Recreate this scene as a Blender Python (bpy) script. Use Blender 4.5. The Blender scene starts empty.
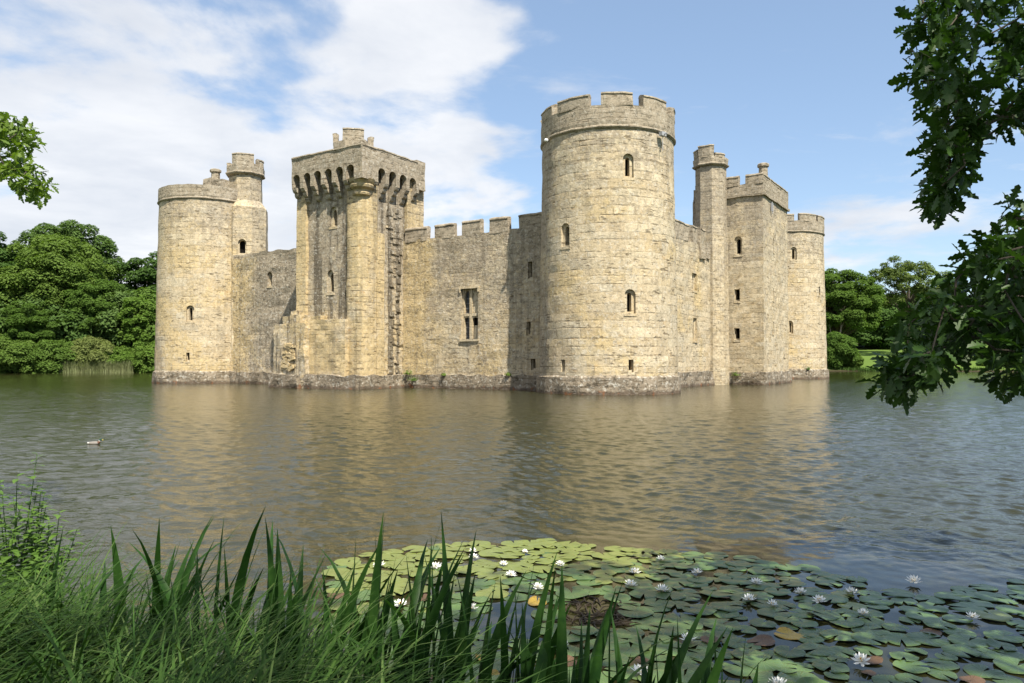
import bpy, bmesh, math, random
import numpy as np
from mathutils import Vector, Matrix, noise

C = bpy.context.scene.collection
R = math.radians
rng = random.Random(11)

# ------------------------------------------------------------------ camera, sky, sun, exposure
CAM_H = 1.97
cam_d = bpy.data.cameras.new('camera'); cam = bpy.data.objects.new('camera', cam_d); C.objects.link(cam)
cam_d.sensor_width = 36.0; cam_d.lens = 765.0 / 1024.0 * 36.0
cam_d.clip_start = 0.05; cam_d.clip_end = 12000
cam.location = (0, 0, CAM_H)
cam.rotation_euler = (R(90) + math.atan(19.5 / 765.0), 0, 0)
bpy.context.scene.camera = cam

SUN_EL = R(54.0)
SUN_AZ = (0.432, -0.902)                       # towards the sun, in plan
sd = Vector((SUN_AZ[0] * math.cos(SUN_EL), SUN_AZ[1] * math.cos(SUN_EL), math.sin(SUN_EL))).normalized()
sl = bpy.data.lights.new('sun', 'SUN'); sl.energy = 5.0; sl.angle = R(0.53); sl.color = (1.0, 0.925, 0.79)
so = bpy.data.objects.new('sun', sl); C.objects.link(so); so.location = (20, -40, 60)
so.rotation_euler = sd.to_track_quat('Z', 'Y').to_euler()

sc = bpy.context.scene
sc.view_settings.view_transform = 'Standard'; sc.view_settings.look = 'None'
sc.view_settings.gamma = 1.0; sc.view_settings.exposure = 0.88
sc.view_settings.use_curve_mapping = False
sc.cycles.max_bounces = 8; sc.cycles.diffuse_bounces = 3; sc.cycles.glossy_bounces = 3
sc.cycles.transmission_bounces = 4; sc.cycles.transparent_max_bounces = 6
sc.cycles.caustics_reflective = False; sc.cycles.caustics_refractive = False

# ------------------------------------------------------------------ node helper
class NT:
    def __init__(s, tree): s.t = tree; s.n = tree.nodes; s.l = tree.links
    def node(s, typ, **kw):
        n = s.n.new(typ)
        for k, v in kw.items(): setattr(n, k, v)
        return n
    def set(s, sock, v):
        if isinstance(v, bpy.types.NodeSocket): s.l.new(v, sock)
        elif v is not None:
            if sock.type == 'RGBA' and not hasattr(v, '__len__'): v = (v, v, v, 1)
            elif sock.type == 'RGBA' and len(v) == 3: v = (*v, 1)
            sock.default_value = v
    def m(s, op, a, b=None, c=None, clamp=False):
        n = s.node('ShaderNodeMath', operation=op, use_clamp=clamp)
        s.set(n.inputs[0], a); s.set(n.inputs[1], b)
        if c is not None: s.set(n.inputs[2], c)
        return n.outputs[0]
    def vm(s, op, a, b=None):
        n = s.node('ShaderNodeVectorMath', operation=op); s.set(n.inputs[0], a); s.set(n.inputs[1], b); return n.outputs[0]
    def xyz(s, v):
        n = s.node('ShaderNodeSeparateXYZ'); s.set(n.inputs[0], v); return n.outputs[0], n.outputs[1], n.outputs[2]
    def comb(s, x, y, z):
        n = s.node('ShaderNodeCombineXYZ'); s.set(n.inputs[0], x); s.set(n.inputs[1], y); s.set(n.inputs[2], z); return n.outputs[0]
    def noise(s, vec, scale=1, detail=3, rough=.5, dist=0, dim='3D', w=None):
        n = s.node('ShaderNodeTexNoise', noise_dimensions=dim)
        if dim != '1D': s.set(n.inputs['Vector'], vec)
        if w is not None: s.set(n.inputs['W'], w)
        s.set(n.inputs['Scale'], scale); s.set(n.inputs['Detail'], detail); s.set(n.inputs['Roughness'], rough); s.set(n.inputs['Distortion'], dist)
        return n.outputs['Fac']
    def white(s, vec):
        n = s.node('ShaderNodeTexWhiteNoise', noise_dimensions='3D'); s.set(n.inputs['Vector'], vec); return n.outputs['Value']
    def sm(s, v, a, b, lo=0., hi=1.):
        n = s.node('ShaderNodeMapRange', interpolation_type='SMOOTHSTEP'); s.set(n.inputs[0], v); s.set(n.inputs[1], a); s.set(n.inputs[2], b)
        n.inputs[3].default_value = lo; n.inputs[4].default_value = hi; return n.outputs[0]
    def lin(s, v, a, b, lo=0., hi=1.):
        n = s.node('ShaderNodeMapRange'); s.set(n.inputs[0], v); s.set(n.inputs[1], a); s.set(n.inputs[2], b)
        n.inputs[3].default_value = lo; n.inputs[4].default_value = hi; return n.outputs[0]
    def mix(s, f, a, b, blend='MIX'):
        n = s.node('ShaderNodeMix', data_type='RGBA', blend_type=blend); s.set(n.inputs[0], f); s.set(n.inputs[6], a); s.set(n.inputs[7], b); return n.outputs[2]
    def bump(s, h, dist=1., strength=1., normal=None):
        n = s.node('ShaderNodeBump'); s.set(n.inputs['Height'], h); n.inputs['Distance'].default_value = dist; s.set(n.inputs['Strength'], strength)
        if normal is not None: s.set(n.inputs['Normal'], normal)
        return n.outputs[0]

def new_mat(name):
    m = bpy.data.materials.new(name); m.use_nodes = True
    t = NT(m.node_tree); bs = t.n['Principled BSDF']
    return m, t, bs

# ------------------------------------------------------------------ sky with clouds
w = bpy.data.worlds.new('World'); sc.world = w; w.use_nodes = True
t = NT(w.node_tree); bg = t.n['Background']
sky = t.node('ShaderNodeTexSky', sky_type='NISHITA'); sky.sun_disc = False
sky.sun_elevation = SUN_EL; sky.sun_rotation = math.atan2(SUN_AZ[0], SUN_AZ[1]); sky.air_density = 1.0; sky.dust_density = .7; sky.ozone_density = 1.5
d = t.node('ShaderNodeTexCoord').outputs['Generated']
dx, dy, dz = t.xyz(d)
dzp = t.m('ADD', t.m('MAXIMUM', dz, 0.0), 0.16)
p = t.comb(t.m('DIVIDE', dx, dzp), t.m('DIVIDE', dy, dzp), 0.0)
hl = t.m('SQRT', t.m('ADD', t.m('MULTIPLY', dx, dx), t.m('MULTIPLY', dy, dy)))
hx = t.m('DIVIDE', dx, t.m('MAXIMUM', hl, 1e-4))
warp = t.m('MULTIPLY', t.m('SUBTRACT', t.noise(p, 1.3, 4, .6), .5), 0.5)
hxw = t.m('ADD', hx, warp)
mass = t.sm(hxw, 0.06, -0.10)                                      # the cloud bank fills the west
n1 = t.noise(p, 1.15, 8, .58, .25)
n2 = t.noise(t.vm('ADD', p, (7.3, 2.1, 0)), 2.6, 7, .6, .4)
cov = t.m('ADD', t.m('ADD', t.m('MULTIPLY', n1, .75), t.m('MULTIPLY', n2, .25)), t.m('MULTIPLY', mass, .165))
gap = t.m('MULTIPLY', t.sm(t.m('ABSOLUTE', t.m('ADD', hxw, .31)), .085, .0), t.sm(dz, .17, .34))   # blue lane between the two banks
cov = t.m('SUBTRACT', cov, t.m('MULTIPLY', gap, .09))
low = t.m('MULTIPLY', t.sm(dz, .26, .02), t.lin(mass, 0, 1, .10, .06))
cov = t.m('ADD', cov, low)
alpha = t.m('MULTIPLY', t.sm(cov, .535, .67), .94)
wisp = t.m('MULTIPLY', t.sm(t.noise(t.vm('MULTIPLY', p, (1.0, 2.2, 1)), 1.9, 6, .6, .3), .56, .78), .55)
alpha = t.m('MAXIMUM', alpha, wisp)
shade = t.lin(t.noise(t.vm('ADD', p, (1.7, 9.4, 0)), 1.6, 6, .6, .3), .3, .7)
ccol = t.mix(shade, (3.9, 4.15, 4.6), (5.7, 5.75, 5.85))
skyc = t.mix(.3, sky.outputs[0], (2.75, 3.8, 5.25))
col = t.mix(alpha, skyc, ccol)
t.set(bg.inputs[0], col); bg.inputs[1].default_value = 0.1

# ------------------------------------------------------------------ scene graph helpers
def tag(o, label=None, cat=None, group=None, kind=None):
    if label: o['label'] = label
    if cat: o['category'] = cat
    if group: o['group'] = group
    if kind: o['kind'] = kind
    return o
def empty(name, loc=(0, 0, 0), rz=0, label=None, cat=None, group=None):
    o = bpy.data.objects.new(name, None); C.objects.link(o); o.location = loc; o.rotation_euler = (0, 0, rz); o.empty_display_size = .3
    return tag(o, label, cat, group)
class MB:
    def __init__(s): s.v = []; s.f = []; s.mi = []; s.cur = 0
    def add(s, verts, faces):
        b = len(s.v); s.v.extend([tuple(v) for v in verts]); s.f.extend([tuple(b + i for i in f) for f in faces]); s.mi.extend([s.cur] * len(faces))
    def box(s, x0, x1, y0, y1, z0, z1, M=None):
        vs = [Vector((x, y, z)) for z in (z0, z1) for y in (y0, y1) for x in (x0, x1)]
        if M is not None: vs = [M @ v for v in vs]
        s.add(vs, [(0, 2, 3, 1), (4, 5, 7, 6), (0, 1, 5, 4), (2, 6, 7, 3), (0, 4, 6, 2), (1, 3, 7, 5)])
    def tube(s, pts, rad, n=6, cap=True):
        rings = []
        P = [Vector(q) for q in pts]
        for i, q in enumerate(P):
            d = (P[min(i + 1, len(P) - 1)] - P[max(i - 1, 0)]).normalized()
            a = d.orthogonal().normalized(); b = d.cross(a)
            r = rad[i] if hasattr(rad, '__len__') else rad
            rings.append([q + a * (r * math.cos(2 * math.pi * k / n)) + b * (r * math.sin(2 * math.pi * k / n)) for k in range(n)])
        s.loft(rings, cap)
    def loft(s, rings, cap=True, closed=False):
        n = len(rings[0]); vs = [v for r in rings for v in r]; fs = []
        L = len(rings)
        for i in range(L if closed else L - 1):
            j = (i + 1) % L
            for k in range(n):
                fs.append((i * n + k, i * n + (k + 1) % n, j * n + (k + 1) % n, j * n + k))
        if cap and not closed:
            fs.append(tuple(range(n - 1, -1, -1))); fs.append(tuple((L - 1) * n + k for k in range(n)))
        s.add(vs, fs)
    def lathe(s, prof, n=64, c=(0, 0), rot=0, cap=True, jit=0):
        rings = []
        for r, z in prof:
            ring = []
            for k in range(n):
                a = rot + 2 * math.pi * k / n
                rr = r + (jit * noise.noise(Vector((c[0] + r * math.cos(a), c[1] + r * math.sin(a), z)) * 1.3) if jit else 0)
                ring.append(Vector((c[0] + rr * math.cos(a), c[1] + rr * math.sin(a), z)))
            rings.append(ring)
        s.loft(rings, cap)
    def build(s, name, mats, parent=None, loc=None, smooth=False, fix=False):
        me = bpy.data.meshes.new(name); me.from_pydata(s.v, [], s.f)
        for m in (mats if isinstance(mats, (list, tuple)) else [mats]): me.materials.append(m)
        if any(s.mi): me.polygons.foreach_set('material_index', s.mi)
        if fix:
            bm = bmesh.new(); bm.from_mesh(me); bmesh.ops.recalc_face_normals(bm, faces=bm.faces[:]); bm.to_mesh(me); bm.free()
        me.polygons.foreach_set('use_smooth', [bool(smooth)] * len(me.polygons))
        me.update()
        o = bpy.data.objects.new(name, me); C.objects.link(o)
        if parent is not None: o.parent = parent
        if loc is not None: o.location = loc
        return o
def jitter(v, a, f=1.1):
    p = Vector(v) * f
    return Vector(v) + Vector((noise.noise(p), noise.noise(p + Vector((17, 3, 9))), noise.noise(p + Vector((5, 31, 2))))) * a
def gridbox(mb, x0, x1, y0, y1, z0, z1, step=.6, jit=.04):
    nx, ny, nz = [max(1, round((b - a) / step)) for a, b in ((x0, x1), (y0, y1), (z0, z1))]
    idx = {}; vs = []; fs = []
    def vid(i, j, k):
        if (i, j, k) not in idx:
            idx[(i, j, k)] = len(vs); vs.append(jitter((x0 + (x1 - x0) * i / nx, y0 + (y1 - y0) * j / ny, z0 + (z1 - z0) * k / nz), jit))
        return idx[(i, j, k)]
    for i in range(nx):
        for j in range(ny):
            fs.append((vid(i, j, 0), vid(i, j + 1, 0), vid(i + 1, j + 1, 0), vid(i + 1, j, 0)))
            fs.append((vid(i, j, nz), vid(i + 1, j, nz), vid(i + 1, j + 1, nz), vid(i, j + 1, nz)))
    for i in range(nx):
        for k in range(nz):
            fs.append((vid(i, 0, k), vid(i + 1, 0, k), vid(i + 1, 0, k + 1), vid(i, 0, k + 1)))
            fs.append((vid(i, ny, k), vid(i, ny, k + 1), vid(i + 1, ny, k + 1), vid(i + 1, ny, k)))
    for j in range(ny):
        for k in range(nz):
            fs.append((vid(0, j, k), vid(0, j, k + 1), vid(0, j + 1, k + 1), vid(0, j + 1, k)))
            fs.append((vid(nx, j, k), vid(nx, j + 1, k), vid(nx, j + 1, k + 1), vid(nx, j, k + 1)))
    mb.add(vs, fs)
def cut(o, cutter):
    """subtract a cutter MB from the unparented body o"""
    if not cutter.v: return
    me = bpy.data.meshes.new('cutter'); me.from_pydata(cutter.v, [], cutter.f)
    bm = bmesh.new(); bm.from_mesh(me); bmesh.ops.recalc_face_normals(bm, faces=bm.faces[:]); bm.to_mesh(me); bm.free()
    c = bpy.data.objects.new('cutter', me); C.objects.link(c)
    md = o.modifiers.new('b', 'BOOLEAN'); md.operation = 'DIFFERENCE'; md.object = c; md.solver = 'EXACT'
    dg = bpy.context.evaluated_depsgraph_get()
    nm = bpy.data.meshes.new_from_object(o.evaluated_get(dg)); old = o.data
    o.modifiers.clear(); o.data = nm; nm.name = old.name
    bpy.data.meshes.remove(old); bpy.data.objects.remove(c); bpy.data.meshes.remove(me)

# ------------------------------------------------------------------ materials
def stone(name, mode='box', rad=1., grey=.45, gz=(9., 17.), warm=.4, row=.36, bw=.75, white=.25, streak=.25, rough_mas=0., tint=(1, 1, 1), patch=None, jamt=.6, dirl=0.):
    m, t, bs = new_mat(name)
    tc = t.node('ShaderNodeTexCoord'); P = tc.outputs['Object']; x, y, z = t.xyz(P)
    if mode == 'cyl':
        u = t.m('MULTIPLY', t.m('ARCTAN2', y, x), rad); v = z
    else:
        nx, ny, nz = t.xyz(tc.outputs['Normal'])
        side = t.m('GREATER_THAN', t.m('ABSOLUTE', nx), t.m('ABSOLUTE', ny))
        top = t.m('GREATER_THAN', t.m('ABSOLUTE', nz), .75)
        u = t.m('ADD', t.m('MULTIPLY', side, y), t.m('MULTIPLY', t.m('SUBTRACT', 1., side), x))
        v = t.m('ADD', t.m('MULTIPLY', top, t.m('ADD', y, x)), t.m('MULTIPLY', t.m('SUBTRACT', 1., top), z))
    nlow = t.noise(P, .55, 3, .5)
    v1 = t.m('ADD', v, t.m('MULTIPLY', t.m('SUBTRACT', t.noise(P, 1.1, 2, .5), .5), .10 + rough_mas * .5))
    vs = t.m('ADD', t.m('DIVIDE', v1, row), t.m('MULTIPLY', t.noise(None, .9, 1, .5, dim='1D', w=v1), 1.3))
    rowi = t.m('FLOOR', vs); fv = t.m('SUBTRACT', vs, rowi)
    rr = t.white(t.comb(rowi, 3.7, 1.3))
    us = t.m('ADD', t.m('DIVIDE', u, t.m('MULTIPLY', t.m('ADD', rr, .65), bw)), t.m('MULTIPLY', rr, 17.3))
    us = t.m('ADD', us, t.m('MULTIPLY', t.m('SUBTRACT', t.noise(t.comb(us, t.m('MULTIPLY', rowi, 5.1), 0.), .8, 1, .5), .5), .9))
    ci = t.m('FLOOR', us); fu = t.m('SUBTRACT', us, ci)
    cell = t.white(t.comb(rowi, ci, .5)); cell2 = t.white(t.comb(ci, rowi, 7.5))
    jit = t.m('MULTIPLY', t.m('SUBTRACT', t.noise(P, 5, 3, .6), .5), .11)
    dv = t.m('MULTIPLY', t.m('MINIMUM', fv, t.m('SUBTRACT', 1., fv)), row); du = t.m('MULTIPLY', t.m('MINIMUM', fu, t.m('SUBTRACT', 1., fu)), bw)
    dj = t.m('ADD', t.m('MINIMUM', dv, du), jit)
    open_ = t.sm(t.noise(P, 1.5, 4, .65), .44, .62)                 # some joints are raked out, others flush
    jh = t.m('MULTIPLY', t.sm(t.m('ADD', dv, jit), .066, .012), t.lin(open_, 0, 1, .18, 1.)); jv = t.m('MULTIPLY', t.sm(t.m('ADD', du, jit), .040, .006), t.lin(open_, 0, 1, .10, .62))
    joint = t.m('MULTIPLY', t.m('MAXIMUM', jh, jv), t.lin(t.noise(P, .45, 3, .6), .38, .62, jamt * .45, min(1., jamt * 1.35)))
    pk = t.sm(t.m('ADD', x, t.m('MULTIPLY', t.m('SUBTRACT', t.noise(P, .6, 4, .6), .5), 5.)), patch + 1.2, patch - 1.0) if patch is not None else 0.
    # colour
    c = t.mix(cell, (.490, .400, .265), (.58, .498, .352))
    c = t.mix(t.m('MULTIPLY', t.sm(cell2, .72, .98), .38), c, (.46, .35, .19))
    c = t.mix(t.m('MULTIPLY', t.sm(cell2, .30, .02), .35), c, (.40, .37, .30))
    wn = t.noise(P, .30, 5, .66)
    wm = t.m('MULTIPLY', t.sm(wn, .68 - warm * .36, .80 - warm * .36), .80)
    if patch is not None: wm = t.m('MAXIMUM', wm, t.m('MULTIPLY', pk, .85))
    c = t.mix(wm, c, t.mix(t.noise(P, 4, 3, .6), (.53, .385, .185), (.59, .485, .28)))
    iron = t.m('MULTIPLY', t.sm(t.noise(t.vm('MULTIPLY', P, (1, 1, 2.2)), 1.5, 5, .62), .61, .71), .6 * min(1., warm + .25))
    c = t.mix(iron, c, (.42, .24, .075))
    fine = t.noise(P, 14, 4, .7)
    gh = t.sm(z, gz[0], gz[1])
    gthr = t.m('SUBTRACT', .80 - grey * .36, t.m('MULTIPLY', gh, .20))
    if dirl: gthr = t.m('SUBTRACT', gthr, t.m('MULTIPLY', t.sm(t.m('ADD', t.m('MULTIPLY', x, -1. / rad), t.m('MULTIPLY', t.m('SUBTRACT', nlow, .5), 1.1)), .15, .95), dirl))
    gn = t.m('ADD', t.m('MULTIPLY', t.noise(P, .6, 5, .62), .45), t.m('MULTIPLY', t.noise(P, 3.2, 5, .8), .55))
    gm = t.m('MULTIPLY', t.sm(gn, t.m('SUBTRACT', gthr, .09), t.m('ADD', gthr, .08)), .80)
    if patch is not None: gm = t.m('MULTIPLY', gm, t.m('SUBTRACT', 1., t.m('MULTIPLY', pk, .85)))
    gcol = t.mix(t.noise(P, 6, 4, .75), (.20, .168, .130), (.40, .352, .285))
    c = t.mix(gm, c, gcol)
    st = t.m('MULTIPLY', t.sm(t.noise(t.vm('MULTIPLY', P, (1.9, 1.9, .07)), 1., 4, .62), .49, .60), streak)
    c = t.mix(t.m('MULTIPLY', st, t.lin(fine, .3, .7, .55, 1.)), c, (.085, .073, .058))
    wl = t.m('MULTIPLY', t.sm(t.noise(P, 4.2, 4, .72), .55, .60), white)
    c = t.mix(wl, c, (.62, .60, .53))
    bl = t.m('MULTIPLY', t.sm(t.noise(t.vm('ADD', P, (4, 9, 2)), 3.6, 5, .76), .535, .60), .72 * grey + .10)
    c = t.mix(bl, c, (.085, .078, .062))
    c = t.mix(t.m('MULTIPLY', joint, .74), c, (.13, .095, .055))
    crk = t.m('MULTIPLY', t.sm(t.noise(t.vm('MULTIPLY', P, (1.3, 1.3, 6.5)), 1.15, 5, .68), .585, .635), t.sm(t.noise(P, .9, 3, .6), .36, .56))
    c = t.mix(t.m('MULTIPLY', crk, .74), c, (.13, .095, .055))
    c = t.mix(t.lin(t.noise(P, 5.2, 6, .85), .40, .66, .0, .72), c, t.mix(.60, c, (.12, .10, .065)))
    if tint != (1, 1, 1): c = t.mix(1., c, tint, 'MULTIPLY')
    t.set(bs.inputs['Base Color'], c); bs.inputs['Roughness'].default_value = .93; bs.inputs['Specular IOR Level'].default_value = .15
    h = t.m('SUBTRACT', t.m('MULTIPLY', joint, -.030), t.m('MULTIPLY', crk, .035))
    h = t.m('ADD', h, t.m('MULTIPLY', cell, .010 + rough_mas * .05))
    h = t.m('ADD', h, t.m('MULTIPLY', t.noise(P, 5, 5, .7), .05 + rough_mas * .12))
    h = t.m('ADD', h, t.m('MULTIPLY', fine, .012))
    t.set(bs.inputs['Normal'], t.bump(h, 1.0, .85))
    return m

def plinth_stone(name, mode='box', rad=4.6):
    m = stone(name, mode, rad, grey=.95, gz=(-3, .5), warm=.1, row=.36, bw=.6, white=.95, streak=.15, rough_mas=.5, tint=(.80, .78, .76), jamt=.5)
    t = NT(m.node_tree); bs = t.n['Principled BSDF']; lk = bs.inputs['Base Color'].links[0].from_socket
    P = t.node('ShaderNodeTexCoord').outputs['Object']; x, y, z = t.xyz(P)
    wet = t.sm(t.m('ADD', z, t.m('MULTIPLY', t.noise(P, 2.2, 4, .6), .6)), .60, .36)
    c = t.mix(t.m('MULTIPLY', wet, .8), lk, (.085, .062, .045))
    rust = t.m('MULTIPLY', t.m('MULTIPLY', t.sm(t.noise(P, 1.3, 4, .6), .56, .64), wet), .45)
    c = t.mix(rust, c, (.30, .10, .03))
    t.set(bs.inputs['Base Color'], c)
    return m

M = {}
M['drum'] = stone('drum_ashlar', 'cyl', 4.3, grey=.34, gz=(6, 18), warm=.40, row=.52, bw=1.0, white=.36, streak=.20, jamt=.72, dirl=.24)
M['drum_warm'] = stone('drum_ashlar_warm', 'cyl', 4.3, grey=.36, gz=(6, 18), warm=.58, row=.50, bw=1.0, white=.28, streak=.25, jamt=.5)
M['drum_top'] = stone('drum_parapet_stone', 'cyl', 4.3, grey=.74, gz=(0, 14), warm=.2, row=.42, bw=.95, white=.30, streak=.2)
M['coping'] = stone('coping_stone', 'box', 1, grey=.70, gz=(0, 10), warm=.3, row=.5, bw=1.1, white=.30, streak=.1)
M['wall_rough'] = stone('curtain_wall_stone', 'box', 1, grey=.56, gz=(1, 13), warm=.45, row=.34, bw=.62, white=.38, streak=.40, rough_mas=.35, patch=-14.0, jamt=.32)
M['wall_west'] = stone('west_curtain_stone', 'box', 1, grey=.82, gz=(-3, 12), warm=.2, row=.32, bw=.55, white=.60, streak=.40, rough_mas=.45, patch=-34.4, jamt=.28)
M['wall_yellow'] = stone('yellow_ashlar', 'box', 1, grey=.18, gz=(7, 15), warm=.86, row=.40, bw=.85, white=.12, streak=.12)
M['wall_east'] = stone('east_curtain_stone', 'box', 1, grey=.36, gz=(8.5, 12.0), warm=.40, row=.36, bw=.8, white=.25, streak=.2, rough_mas=.1)
M['postern'] = stone('postern_stone', 'box', 1, grey=.58, gz=(2, 13), warm=.50, row=.42, bw=.7, white=.45, streak=1., rough_mas=.2, jamt=.4)
M['postern_strip'] = stone('postern_pilaster_stone', 'box', 1, grey=.30, gz=(6, 18), warm=.86, row=.45, bw=.85, white=.20, streak=.35)
M['postern_top'] = stone('postern_parapet_stone', 'box', 1, grey=.66, gz=(0, 16), warm=.3, row=.42, bw=.8, white=.40, streak=.15)
M['square'] = stone('square_tower_stone', 'box', 1, grey=.40, gz=(2, 18), warm=.26, row=.34, bw=.6, white=.26, streak=.15, jamt=.38)
M['turret'] = stone('turret_stone', 'cyl', 1.4, grey=.52, gz=(4, 18), warm=.22, row=.33, bw=.55, white=.22, streak=.25, jamt=.38)
M['turret_wide'] = stone('turret_stage_stone', 'box', 1, grey=.40, gz=(4, 20), warm=.55, row=.38, bw=.6, white=.2, streak=.25)
M['rubble'] = stone('rubble_scar_stone', 'box', 1, grey=.95, gz=(-5, 8), warm=.2, row=.28, bw=.4, white=.5, streak=.6, rough_mas=.7, tint=(.8, .72, .66))
M['trim'] = stone('window_trim_stone', 'box', 1, grey=.30, gz=(30, 40), warm=.25, row=1.3, bw=1.5, white=.15, streak=.1)
M['plinth_drum'] = plinth_stone('drum_plinth_stone', 'cyl', 4.6)
M['plinth'] = plinth_stone('plinth_stone', 'box')

def plain(name, colour, rough=.8, spec=.3):
    m, t, bs = new_mat(name); bs.inputs['Base Color'].default_value = (*colour, 1); bs.inputs['Roughness'].default_value = rough
    bs.inputs['Specular IOR Level'].default_value = spec; return m
M['interior_shade'] = plain('painted_interior_shade', (.012, .011, .010), 1., 0.)  # near-black colour stands in for the shade of unlit interiors
M['white_plastic'] = plain('white_casing', (.8, .8, .8), .4)
M['grey_metal'] = plain('grey_metal', (.30, .31, .33), .45)

def leaf_mat(name, ca, cb, trans=.35, scale=1.2, objvar=.25, rough=.55, spec=.35):
    m, t, bs = new_mat(name)
    P = t.node('ShaderNodeTexCoord').outputs['Object']; oi = t.node('ShaderNodeObjectInfo').outputs['Random']
    f = t.lin(t.m('ADD', t.m('MULTIPLY', t.noise(P, scale, 4, .65), .6), t.m('MULTIPLY', t.noise(P, scale * 9, 2, .6), .4)), .38, .62)
    c = t.mix(f, ca, cb)
    k = t.lin(oi, 0, 1, 1 - objvar, 1 + objvar * .6)
    c = t.mix(1., c, t.comb(k, t.lin(oi, 0, 1, 1 - objvar * .6, 1 + objvar * .4), k), 'MULTIPLY')
    t.set(bs.inputs['Base Color'], c); bs.inputs['Roughness'].default_value = rough; bs.inputs['Specular IOR Level'].default_value = spec
    tr = t.node('ShaderNodeBsdfTranslucent'); t.set(tr.inputs[0], t.mix(1., c, (1.35, 1.5, .55), 'MULTIPLY'))
    mx = t.node('ShaderNodeMixShader'); mx.inputs[0].default_value = trans
    t.l.new(bs.outputs[0], mx.inputs[1]); t.l.new(tr.outputs[0], mx.inputs[2])
    t.l.new(mx.outputs[0], t.n['Material Output'].inputs[0])
    return m
M['leaf_green'] = leaf_mat('wood_leaves', (.078, .132, .024), (.125, .192, .042), .34, .5, .25, .7, .08)
M['leaf_dark'] = leaf_mat('dark_wood_leaves', (.062, .110, .028), (.098, .158, .044), .30, .5, .25, .7, .08)
M['leaf_light'] = leaf_mat('light_leaves', (.095, .170, .026), (.140, .215, .044), .34, .5, .25, .7, .08)
M['leaf_olive'] = leaf_mat('olive_leaves', (.105, .145, .038), (.155, .19, .06), .34, .5, .25, .7, .08)
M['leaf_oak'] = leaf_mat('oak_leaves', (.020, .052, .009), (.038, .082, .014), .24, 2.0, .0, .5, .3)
M['leaf_oak_sun'] = leaf_mat('sunlit_oak_leaves', (.085, .145, .020), (.125, .19, .032), .38, 2.0, .0, .5, .35)  # oak leaf copy with sunlight painted into its paler colour
M['grass'] = leaf_mat('bank_grass_blades', (.024, .062, .013), (.058, .110, .024), .25, 1.6, .0, .6, .08)
M['grass_pale'] = leaf_mat('pale_grass_blades', (.060, .110, .028), (.105, .150, .05), .25, 1.6, .0, .6, .08)
M['iris'] = leaf_mat('iris_blades', (.013, .042, .009), (.034, .084, .015), .25, 2.5, .2, .45, .18)
M['weed'] = leaf_mat('weed_leaves', (.075, .150, .022), (.11, .19, .035), .3, 3., .1)
M['reed'] = leaf_mat('reed_blades', (.13, .16, .06), (.19, .21, .10), .2, .5, .1)
def bark(name, ca, cb):
    m, t, bs = new_mat(name); P = t.node('ShaderNodeTexCoord').outputs['Object']
    n = t.noise(t.vm('MULTIPLY', P, (6, 6, 1.2)), 1.5, 5, .65)
    t.set(bs.inputs['Base Color'], t.mix(n, ca, cb)); bs.inputs['Roughness'].default_value = .95
    t.set(bs.inputs['Normal'], t.bump(n, .05, .8)); return m
M['bark'] = bark('dark_bark', (.03, .024, .018), (.11, .09, .07))
M['bark_pale'] = bark('pale_bark', (.18, .15, .11), (.36, .31, .24))

# ------------------------------------------------------------------ terrain and water
MOAT = [(-14, 15.5), (-9, 9.6), (-6.3, 7.2), (-4.6, 5.9), (-3.3, 5.1), (-1.9, 4.3), (-.5, 3.55), (1.0, 3.0), (3, 2.7), (6, 3.2), (12, 8),
        (40, 45), (112, 135), (70, 147), (20, 152), (-40, 134), (-92, 122), (-62, 76)]
def sdf(px, py):
    d = np.full(px.shape, 1e9); ins = np.zeros(px.shape, bool); n = len(MOAT)
    for i in range(n):
        (ax, ay), (bx, by) = MOAT[i], MOAT[(i + 1) % n]
        ex, ey = bx - ax, by - ay
        k = np.clip(((px - ax) * ex + (py - ay) * ey) / (ex * ex + ey * ey), 0, 1)
        d = np.minimum(d, np.hypot(px - ax - k * ex, py - ay - k * ey))
        c = ((ay > py) != (by > py)) & (px < (bx - ax) * (py - ay) / (by - ay + 1e-12) + ax)
        ins ^= c
    return np.where(ins, -d, d)
def ss(a, b, x): k = np.clip((x - a) / (b - a), 0, 1); return k * k * (3 - 2 * k)
def ground_z(px, py):
    d = sdf(px, py); far = ss(60, 110, py)
    z = -1.3 + 1.3 * ss(-2.5, 0, d) + .36 * ss(0, .7, d) + far * (.5 * ss(0, 3, d) + np.clip(d - 3, 0, 130) * .075)
    z += .05 * np.sin(px * 2.1 + py) * np.cos(py * 1.7 - px * .6) * ss(0, 1, d)
    return z
rad = [0.0] + [0.5 * 1.062 ** i for i in range(152)]; NA = 240
vv = []; ff = []
for i, r_ in enumerate(rad[1:]):
    for k in range(NA): a_ = 2 * math.pi * k / NA; vv.append((r_ * math.sin(a_), r_ * math.cos(a_)))
vv = np.array([(0, 0)] + vv); zz = ground_z(vv[:, 0], vv[:, 1])
for k in range(NA): ff.append((0, 1 + (k + 1) % NA, 1 + k))
for i in range(len(rad) - 2):
    for k in range(NA):
        a_, b_ = 1 + i * NA + k, 1 + i * NA + (k + 1) % NA; ff.append((a_, b_, b_ + NA, a_ + NA))
m, t, bs = new_mat('meadow_and_mud')
P = t.node('ShaderNodeTexCoord').outputs['Object']; x, y, z = t.xyz(P)
g = t.mix(t.noise(P, .35, 5, .6), (.085, .145, .028), (.135, .20, .045)); g = t.mix(t.m('MULTIPLY', t.noise(P, 6, 3, .6), .5), g, (.06, .10, .02))
c = t.mix(t.sm(t.m('ADD', z, t.m('MULTIPLY', t.noise(P, 1.5, 3, .6), .3)), .62, .25), g, (.045, .036, .022))
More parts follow.
